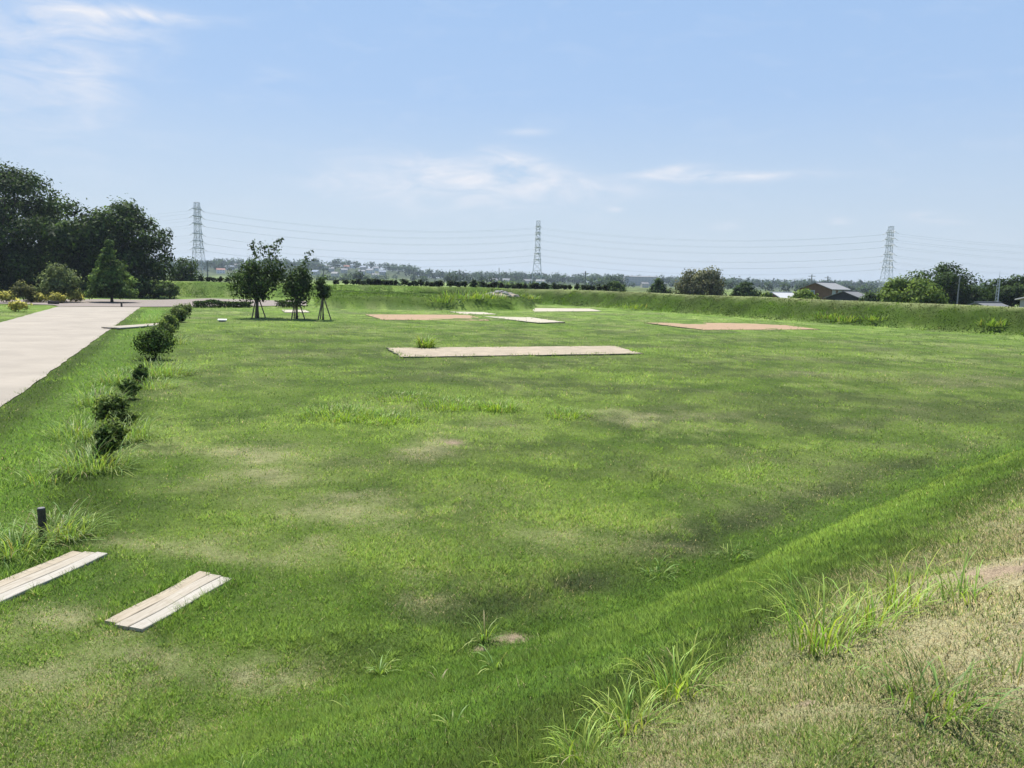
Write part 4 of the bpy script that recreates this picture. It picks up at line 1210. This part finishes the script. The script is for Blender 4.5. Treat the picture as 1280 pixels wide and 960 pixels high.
for i, x in enumerate(sorted(cx)):
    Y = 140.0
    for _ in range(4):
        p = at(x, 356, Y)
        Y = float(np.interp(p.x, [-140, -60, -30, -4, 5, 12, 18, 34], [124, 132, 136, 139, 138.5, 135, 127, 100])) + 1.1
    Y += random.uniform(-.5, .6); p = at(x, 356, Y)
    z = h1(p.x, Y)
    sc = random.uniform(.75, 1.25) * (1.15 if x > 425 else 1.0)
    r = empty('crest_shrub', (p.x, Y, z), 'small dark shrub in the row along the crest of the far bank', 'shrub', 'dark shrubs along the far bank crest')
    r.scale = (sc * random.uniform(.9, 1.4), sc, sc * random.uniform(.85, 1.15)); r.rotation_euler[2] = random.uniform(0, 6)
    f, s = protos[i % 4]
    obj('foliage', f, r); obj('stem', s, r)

# ------------------------------------------------------------------ posts and small things
def post(px, py, py_top, rad, label, m=M_BLACK, name='wooden_post', n=12):
    b = gz(px, py); h = topz(px, py_top, b)
    root = empty(name, b, label, 'post')
    mb = MB()
    mb.tube([(0, 0, -.25), (0.004, 0, h * .5), (0, .003, h - .02), (0, 0, h - .004)], [rad, rad * .98, rad, rad * .9], n)
    mb.build('shaft', m, root)
    mb = MB(); mb.tube([(0, 0, h - .006), (0, 0, h + .004)], [rad * .93, rad * .86], n); mb.build('cap', M_STONE, root)
    return root
post(54, 678, 635, .055, 'short black post in the long grass by the foreground planks')
post(152, 384, 377.5, .10, 'short dark bollard at the end of the concrete path', name='bollard')
# white marker plate on the lawn
b = gz(278, 402.5)
root = empty('white_marker', b, 'small white marker plate lying on the lawn left of the trees', 'marker', None, R(12))
mb = MB(); mb.box((0, 0, .16), (.72, .32, .06), 0, .01); o = mb.build('plate', M_WHITE, root); o.rotation_euler = (R(14), 0, 0)
mb = MB(); mb.box((0, 0, .06), (.5, .2, .2), 0, .01); mb.build('base', M_STONE, root)
b = gz(67, 381)
root = empty('drain_box', b, 'small black box on the verge by the gravel', 'box')
mb = MB(); mb.box((0, 0, .17), (1.0, .5, .38), 0, .04); mb.build('body', M_BLACK, root)
mb = MB(); mb.box((0, 0, .375), (1.06, .56, .03), 0, .008); mb.build('lid', M_BLACK, root)
# stones on the terrace
def rock_mesh(seed):
    import bmesh
    bm = bmesh.new(); bmesh.ops.create_icosphere(bm, subdivisions=2, radius=.5)
    g = np.random.default_rng(seed)
    ax = g.normal(size=(7, 3)); ax /= np.linalg.norm(ax, axis=1)[:, None]; lim = g.uniform(.26, .42, 7)
    for v in bm.verts:
        for a_, l in zip(ax, lim):
            dd = v.co.x * a_[0] + v.co.y * a_[1] + v.co.z * a_[2]
            if dd > l: v.co -= Vector(a_) * (dd - l)
    me = bpy.data.meshes.new('stone'); bm.to_mesh(me); bm.free(); me.materials.append(M_STONE)
    return me
rocks = [rock_mesh(s) for s in range(5)]
c = hit(625, 370.5)
root = empty('stone_mound', c, 'low mound of grey stones on the grass terrace', 'stones')
root.scale = (.78, .78, .72)
mb = MB()
vs = [(0, 0, .95)]; fs = []
for ring, (rr, zz) in enumerate(((.45, .8), (.8, .4), (1.0, -.15))):
    for k in range(20):
        an = 2 * math.pi * k / 20; w = random.uniform(.9, 1.1)
        vs.append((math.cos(an) * 4.0 * rr * w, math.sin(an) * 2.4 * rr * w, zz * random.uniform(.9, 1.1)))
for k in range(20): fs.append((0, 1 + k, 1 + (k + 1) % 20))
for q in range(2):
    for k in range(20):
        fs.append((1 + q * 20 + k, 1 + (q + 1) * 20 + k, 1 + (q + 1) * 20 + (k + 1) % 20, 1 + q * 20 + (k + 1) % 20))
mb.add(vs, fs); mb.build('earth_core', M_BEIGE, root)
for k in range(46):
    an = random.uniform(0, 6.28); q = math.sqrt(random.random())
    x, y = math.cos(an) * 3.5 * q, math.sin(an) * 2.1 * q
    o = obj('stone', rocks[k % 5], root, (x, y, .98 * (1 - q ** 1.8) + .02))
    s = random.uniform(.45, 1.15); o.scale = (s * 1.5, s, s * .6); o.rotation_euler = (random.uniform(-.3, .3), random.uniform(-.3, .3), random.uniform(0, 6))
# pebbly stone at the bottom edge
b = hit(226, 968)
root_o = obj('half_buried_stone', rocks[2], None, b + Vector((0, 0, -.02)))
root_o.scale = (.26, .15, .09)
tag(root_o, 'half buried grey stone at the bottom edge of the picture', 'stone')

# ------------------------------------------------------------------ pylons and power lines
def pylon(px, ptop, Y, label, arms_px=None, hgt=None, rz=0.0):
    p = at(px, ptop, Y)
    gzv = h1(p.x, Y)
    Ht = (p.z - gzv) if hgt is None else hgt
    root = empty('transmission_tower', (p.x, Y, gzv), label, 'pylon', 'transmission towers of the power line', rz)
    def half(z):
        t = z / Ht
        return 4.1 - (4.1 - 1.75) * min(1, t / .55) if t < .55 else 1.75 - .45 * (t - .55) / .45
    zs = [0, .12, .24, .35, .45, .55, .63, .71, .79, .87, .94, 1.0]
    for sx, sy in ((1, 1), (1, -1), (-1, 1), (-1, -1)):
        mb = MB(); mb.tube([(sx * half(z * Ht), sy * half(z * Ht), z * Ht - (.3 if z == 0 else 0)) for z in zs], .16, 5)
        mb.build('leg', M_STEEL, root)
    mb = MB()
    for i in range(len(zs) - 1):
        z0, z1 = zs[i] * Ht, zs[i + 1] * Ht; a, c = half(z0), half(z1)
        for q in range(4):
            an = [(1, 1), (-1, 1), (-1, -1), (1, -1)]
            s0, s1 = an[q], an[(q + 1) % 4]
            mb.tube([(s0[0] * a, s0[1] * a, z0), (s1[0] * c, s1[1] * c, z1)], .085, 4, False)
            mb.tube([(s1[0] * a, s1[1] * a, z0), (s0[0] * c, s0[1] * c, z1)], .085, 4, False)
            mb.tube([(s0[0] * c, s0[1] * c, z1), (s1[0] * c, s1[1] * c, z1)], .12, 4, False)
    mb.build('bracing', M_STEEL, root)
    ends = []
    for fr in ARMF:
        z = fr * Ht; a = half(z); arm = 5.5
        mb = MB()
        for sx in (-1, 1):
            for sy in (-1, 1):
                mb.tube([(sx * a, sy * a, z), (sx * .35, sy * (a + arm), z)], .16, 4)
                mb.tube([(sx * a, sy * a, z + 1.6), (sx * .2, sy * (a + arm), z + .1)], .12, 4)
            mb.tube([(sx * (a + .55), -a, z), (sx * (a + .55), a, z)], .2, 4)
            mb.tube([(-a - .55, sx * a, z), (a + .55, sx * a, z)], .2, 4)
        mb.build('cross_arm', M_STEEL, root)
        for sy in (-1, 1):
            for sx in (-1, 1):
                mb = MB(); mb.tube([(0, sy * (a + arm), z), (sx * 1.2, sy * (a + arm), z - .9), (sx * 2.4, sy * (a + arm), z - 1.3)], .14, 5)
                mb.build('insulator', M_PORCELAIN, root)
            M = Matrix.Translation((p.x, Y, gzv)) @ Matrix.Rotation(rz, 4, 'Z')
            ends.append(M @ Vector((0, sy * (a + arm), z - 1.3)))
    return ends
ARMF = [.405, .50, .595, .725, .82, .915]
P_OL = pylon(-170, 262, 430, 'transmission tower left of the picture')
P_L = pylon(246, 253, 500, 'steel transmission tower at left, above the small rounded tree')
P_M = pylon(673, 276, 597, 'steel transmission tower in the middle of the skyline')
P_R = pylon(1114, 283, 560, 'steel transmission tower at right, behind the light green tree')
P_OR = pylon(1660, 300, 640, 'transmission tower right of the picture')
lev = ['lowest', 'second lowest', 'third lowest', 'third highest', 'second highest', 'highest']
for A, Bq, where, sag in ((P_OL, P_L, 'from the left tower to the left edge', 5), (P_L, P_M, 'between the left and middle towers', 7.0),
                          (P_M, P_R, 'between the middle and right towers', 7.0), (P_R, P_OR, 'from the right tower to the right edge', 8)):
    for k in range(12):
        a, c = A[k], Bq[k]
        mid = (a + c) / 2
        d = (c - a).normalized()
        pts = []
        for i in range(25):
            t = i / 24
            q = a.lerp(c, t); q.z -= sag * 4 * t * (1 - t); pts.append(q - mid)
        mb = MB(); mb.tube(pts, .042, 4, False)
        o = mb.build('power_line', M_WIRE, None, loc=mid)
        tag(o, '%s %s power line %s' % ('nearer' if k % 2 == 0 else 'farther', lev[k // 2], where), 'power line', 'power lines of the transmission towers')

# utility poles
def utility_pole(px, ptop, Y, label, arms=1, rad=.15, box=False, m=M_POLE):
    p = at(px, ptop, Y); gzv = h1(p.x, Y); h = p.z - gzv
    root = empty('utility_pole', (p.x, Y, gzv), label, 'pole', 'utility poles on the plain', random.uniform(-.4, .4))
    mb = MB(); mb.tube([(0, 0, -.3), (0, 0, h)], [rad * 1.25, rad * .85], 8); mb.build('shaft', m, root)
    for k in range(arms):
        mb = MB(); mb.box((0, 0, h - .5 - .8 * k), (1.9, .12, .12)); mb.build('cross_arm', m, root)
    if box:
        mb = MB(); mb.tube([(.45, 0, h - 3.0), (.45, 0, h - 1.9)], .32, 10); mb.box((.2, 0, h - 2.4), (.5, .1, .1)); mb.build('transformer', M_POLE, root)
for (x, yt, Y, a, r_, bx, lab) in [(259, 327, 170, 1, .14, False, 'dark utility pole right of the small rounded tree'), (404.5, 334, 190, 1, .13, False, 'utility pole behind the smallest staked tree'),
                                   (517, 336, 190, 0, .16, False, 'bare utility pole behind the crest shrubs, left of centre'), (574, 337, 190, 0, .16, False, 'bare utility pole beyond the pale terrace weeds'),
                                   (624, 335, 420, 0, .22, False, 'pale far pole above the stone mound'), (732, 339, 185, 1, .16, False, 'utility pole standing right of the middle tower'),
                                   (1015, 343, 215, 2, .15, False, 'utility pole behind the brown house, left of the pair'), (1035, 345, 218, 2, .15, True, 'utility pole with a transformer behind the brown house'),
                                   (1200, 344, 128, 0, .11, False, 'thin grey pole before the dark spreading tree')]:
    utility_pole(x, yt, Y, lab, a, r_, bx)
# lattice mast at right
p = at(1249, 350, 112); g0 = h1(p.x, 112); hm = p.z - g0
root = empty('lattice_mast', (p.x, 112, g0), 'slim white lattice mast before the trees at far right', 'mast')
for k in range(3):
    an = R(120 * k + 15)
    mb = MB(); mb.tube([(math.cos(an) * .26, math.sin(an) * .26, -.2), (math.cos(an) * .18, math.sin(an) * .18, hm)], .035, 5); mb.build('leg', M_STEEL, root)
mb = MB()
nz_ = 12
for i in range(nz_):
    for k in range(3):
        a0, a1 = R(120 * k + 15), R(120 * (k + 1) + 15)
        z0, z1 = hm * i / nz_, hm * (i + 1) / nz_
        mb.tube([(math.cos(a0) * .24, math.sin(a0) * .24, z0), (math.cos(a1) * .22, math.sin(a1) * .22, z1)], .025, 4, False)
mb.build('bracing', M_STEEL, root)
mb = MB(); mb.tube([(0, 0, hm - .1), (0, 0, hm + 1.3)], [.03, .015], 5); mb.build('antenna', M_STEEL, root)

# ------------------------------------------------------------------ houses
M_BROWNWALL = plain('brown_siding', (.14, .078, .046), .85, noise=.2, nscale=2)
M_DARKWALL = plain('dark_siding', (.035, .035, .042), .85, noise=.2, nscale=2)
M_CREAM = plain('cream_wall', (.42, .40, .36), .85, noise=.06, nscale=1)
M_REDWALL = plain('red_brown_wall', (.16, .085, .06), .85, noise=.15, nscale=1)
M_ROOFG = plain('grey_metal_roof', (.24, .24, .24), .85, noise=.06, nscale=.8)
M_ROOFT = plain('grey_tile_roof', (.17, .165, .16), .7, noise=.15, nscale=3)
M_ROOFW = plain('white_metal_roof', (.48, .47, .46), .85, noise=.05, nscale=.8)
def house(loc, L, W, eave, ridge, wall, roof, label, rz=0.0, wins=(), door=True, ov=.45, group=None, nwin=3, floors=1, name='house'):
    """ridge runs along local x; front faces local -y"""
    root = empty(name, loc, label, 'house', group, rz)
    mb = MB()
    x, y = L / 2, W / 2
    mb.add([(-x, -y, -.6), (x, -y, -.6), (x, y, -.6), (-x, y, -.6), (-x, -y, eave), (x, -y, eave), (x, y, eave), (-x, y, eave), (-x, 0, ridge), (x, 0, ridge)],
           [(0, 1, 5, 4), (2, 3, 7, 6), (1, 2, 6, 9, 5), (3, 0, 4, 8, 7), (3, 2, 1, 0), (4, 5, 9, 8), (6, 7, 8, 9)])
    mb.build('wall', wall, root)
    k = (ridge - eave) / y; t = .14
    X, Yv = x + ov, y + ov
    ze = eave - k * ov + .03; zr = ridge + .03
    mb = MB()
    for s in (-1, 1):
        mb.add([(-X, s * Yv, ze), (X, s * Yv, ze), (X, 0, zr), (-X, 0, zr), (-X, s * Yv, ze + t), (X, s * Yv, ze + t), (X, 0, zr + t), (-X, 0, zr + t)],
               [(0, 1, 2, 3), (4, 5, 6, 7), (0, 1, 5, 4), (1, 2, 6, 5), (3, 0, 4, 7)])
    rf = mb.build('roof', roof, root)
    mb = MB(); mb.box((0, 0, zr + t + .03), (2 * X, .35, .12)); mb.build('ridge_cap', roof, rf)
    for f in range(floors):
        zc = (eave / floors) * (f + .55)
        for i in range(nwin):
            wx = -x + L * (i + .5) / nwin
            mb = MB(); mb.box((wx, -y - .02, zc), (L / nwin * .55, .08, 1.1)); w = mb.build('window', M_WHITE, root)
            mb = MB(); mb.box((wx, -y - .05, zc), (L / nwin * .55 - .14, .06, .96)); mb.build('pane', M_GLASS, w)
        mb = MB(); mb.box((-x - .02, W * .12, zc), (.08, W * .22, 1.0)); w = mb.build('window', M_WHITE, root)
        mb = MB(); mb.box((-x - .05, W * .12, zc), (.06, W * .22 - .14, .86)); mb.build('pane', M_GLASS, w)
        mb = MB(); mb.box((x + .02, 0, zc), (.08, W * .22, 1.0)); w = mb.build('window', M_WHITE, root)
        mb = MB(); mb.box((x + .05, 0, zc), (.06, W * .22 - .14, .86)); mb.build('pane', M_GLASS, w)
    return root
def hs(px, py, Y):
    p = at(px, py, Y); return Vector((p.x, Y, h1(p.x, Y)))
def up(px, py, loc): return at(px, py, loc.y).z - loc.z
l = hs(1030, 365, 175)
house(l, 8.4, 7.2, up(1030, 361.3, l), up(1030, 354.0, l), M_BROWNWALL, M_ROOFG, 'brown two storey house with a pale metal roof beyond the right bank', rz=R(42), floors=2)
l = hs(1062, 370, 158)
house(l, 6.0, 7.0, up(1062, 373, l), up(1062, 365.0, l), M_DARKWALL, M_ROOFT, 'dark house with a grey roof right of the brown one', rz=R(45), nwin=2)
l = hs(976, 370, 150)
house(l, 4.8, 4.6, up(976, 372.5, l), up(976, 366.0, l), M_REDWALL, M_ROOFW, 'low shed with a white roof left of the bright bush', rz=R(30), nwin=2)
l = hs(1234, 385, 90)
house(l, 4.2, 4.0, up(1232, 387.2, l), up(1232, 379.6, l), M_CREAM, M_ROOFT, 'low house with a grey tiled roof just behind the bank at right', rz=R(30), nwin=2)
l = hs(1304, 385, 100)
house(l, 3.4, 4.0, up(1285, 375, l), up(1285, 371.5, l), M_CREAM, M_ROOFW, 'white walled house at the right edge', rz=R(5), nwin=1)
l = hs(1277, 388, 84)
house(l, 3.0, 2.0, up(1277, 388.5, l), up(1277, 386.8, l), M_CREAM, M_ROOFW, 'white shed roof peeping over the bank at the right edge', rz=0, nwin=1, ov=.2)
# far houses among the trees
rr_ = random.Random(5)
FH = [(404, 341), (414, 343), (433, 341), (441, 339), (455, 340.5), (463, 343), (470, 341), (478, 344), (419, 347), (469, 347.5), (452, 345.5), (288, 343), (276, 346), (301, 340), (616, 349), (633, 349.5), (660, 349), (676, 351), (737, 353), (746, 353.5), (806, 348), (430, 345), (395, 346)]
roofs = [M_ROOFT, M_ROOFG, plain('red_tile_roof', (.30, .13, .09), .8, noise=.1, nscale=1), plain('blue_tile_roof', (.16, .20, .26), .7, noise=.1, nscale=1), M_ROOFW]
walls = [M_CREAM, M_WHITE, plain('beige_wall', (.48, .42, .34), .85, noise=.05, nscale=1)]
rn = ['grey tiled', 'pale metal', 'red tiled', 'blue tiled', 'white']; wn_ = ['cream', 'white', 'beige']
FH = sorted(FH)
ORD = ['first', 'second', 'third', 'fourth', 'fifth', 'sixth', 'seventh', 'eighth', 'ninth', 'tenth', 'eleventh', 'twelfth', 'thirteenth', 'fourteenth', 'fifteenth', 'sixteenth', 'seventeenth', 'eighteenth', 'nineteenth']
for i, (x, y) in enumerate(FH):
    Y = (1020 + (348 - y) * 36 if x < 500 else 1000) + rr_.uniform(-30, 30)
    xq = at(x, y, Y).x
    ri, wi = rr_.choice((0, 0, 1, 3, 3, 2, 1)), rr_.randint(0, 2)
    w = rr_.uniform(8, 12)
    if i in (2, 4): w = 20
    side = [q for q in FH if (q[0] < 500) == (x < 500)]
    where = ('%s from the left on the distant left hill' if x < 500 else '%s from the left among the distant trees') % ORD[side.index((x, y))]
    house(Vector((xq, Y, h1(xq, Y))), w, 7, 5.0, 7.2, walls[wi], roofs[ri], 'tiny %s house with %s roof, %s' % (wn_[wi], rn[ri], where), rz=rr_.uniform(-.5, .5), group='far houses on the skyline', nwin=3, floors=2)
l = hs(800, 352, 1150)
root = house(Vector((l.x, 1150, l.z)), 48, 16, 13, 14, M_CREAM, M_ROOFG, 'long pale distant block above the bush beyond the right bank', nwin=10, floors=4, name='apartment_block')
l = hs(1000, 352, 900)

# ------------------------------------------------------------------ distant woods: one mass of crowns
def distant_wood(name, spots, label, seed, leaf, per, cols):
    g = np.random.default_rng(seed)
    PP = []; NN = []; CC = []; DD = []
    for (x, y, w, h) in spots:
        z = h1(x, y)
        B = ellipsoid_blobs(.1 * h, h, w, 6, g, .34, 0, 'dome', .85)
        P, N, S, D = crown_points(B, per, g)
        P += np.array([x, y, z]); PP.append(P); NN.append(N); DD.append(D)
        tone = g.uniform(.7, 1.3); k = g.random((len(P), 1))
        CC.append((np.array(cols[0]) * (1 - k) + np.array(cols[1]) * k) * tone * S[:, None])
    P = np.vstack(PP); N = np.vstack(NN); C = np.vstack(CC)
    V, Lp = leaf_quads(P, N, leaf, g, .9)
    o = obj(name, mesh_np(name, V, Lp, 4, M_WOODLAND, np.repeat(C, 4, 0), lie=np.repeat(np.vstack(DD), 4, 0)))
    tag(o, label, 'woods', kind='stuff')
g = np.random.default_rng(77)
spots = []
for i in range(1500):
    px = g.uniform(150, 1330); Y = g.uniform(1120, 1560)
    if g.random() > (.55 + .45 * vnoise(np.array([px / 40.0]), np.array([Y / 120.0]), 3)[0]): continue
    x = (px - 640) / 960 * Y
    # keep the houses on the left hill clear
    if 395 < px < 485 and Y < 1420 and g.random() < .7: continue
    spots.append((x, Y, g.uniform(11, 22), g.uniform(10, 17)))
distant_wood('far_ridge_wood', spots, 'hazy blue green wood along the distant ridge', 78, 2.6, 60, ((.020, .045, .020), (.060, .095, .035)))
spots = []
for i in range(420):
    px = g.uniform(150, 1330); Y = g.uniform(560, 1050)
    n = vnoise(np.array([px / 38.0]), np.array([Y / 200.0]), 8)[0]
    if n < .50 or (395 < px < 490 and n < .7): continue
    x = (px - 640) / 960 * Y
    spots.append((x, Y, g.uniform(7, 15), g.uniform(5, 10.5)))
distant_wood('plain_wood', spots, 'dark tree groups scattered over the plain before the ridge', 79, 1.5, 110, ((.022, .045, .018), (.065, .10, .035)))
spots = []
for i in range(170):
    px = g.uniform(440, 760); Y = g.uniform(230, 420)
    if vnoise(np.array([px / 22.0]), np.array([Y / 60.0]), 18)[0] < .45: continue
    spots.append(((px - 640) / 960 * Y, Y, g.uniform(3, 7), g.uniform(1.6, 3.2)))
distant_wood('orchard_scrub', spots, 'light green scrub on the plain behind the crest shrubs', 80, .7, 90, ((.06, .11, .03), (.14, .20, .06)))

# ------------------------------------------------------------------ air
mb = MB(); mb.box((0, 1500, 31), (6000, 5000, 78))
m = bpy.data.materials.new('haze_air'); m.use_nodes = True
nt = m.node_tree; nt.nodes.clear()
v = nt.nodes.new('ShaderNodeVolumePrincipled')
v.inputs['Color'].default_value = (.74, .86, 1.0, 1)
v.inputs['Density'].default_value = 0.00015
v.inputs['Anisotropy'].default_value = 0.2
oo = nt.nodes.new('ShaderNodeOutputMaterial')
nt.links.new(v.outputs[0], oo.inputs['Volume'])
o = mb.build('haze', m)
tag(o, 'thin bluish summer haze over the plain', 'haze', kind='stuff')
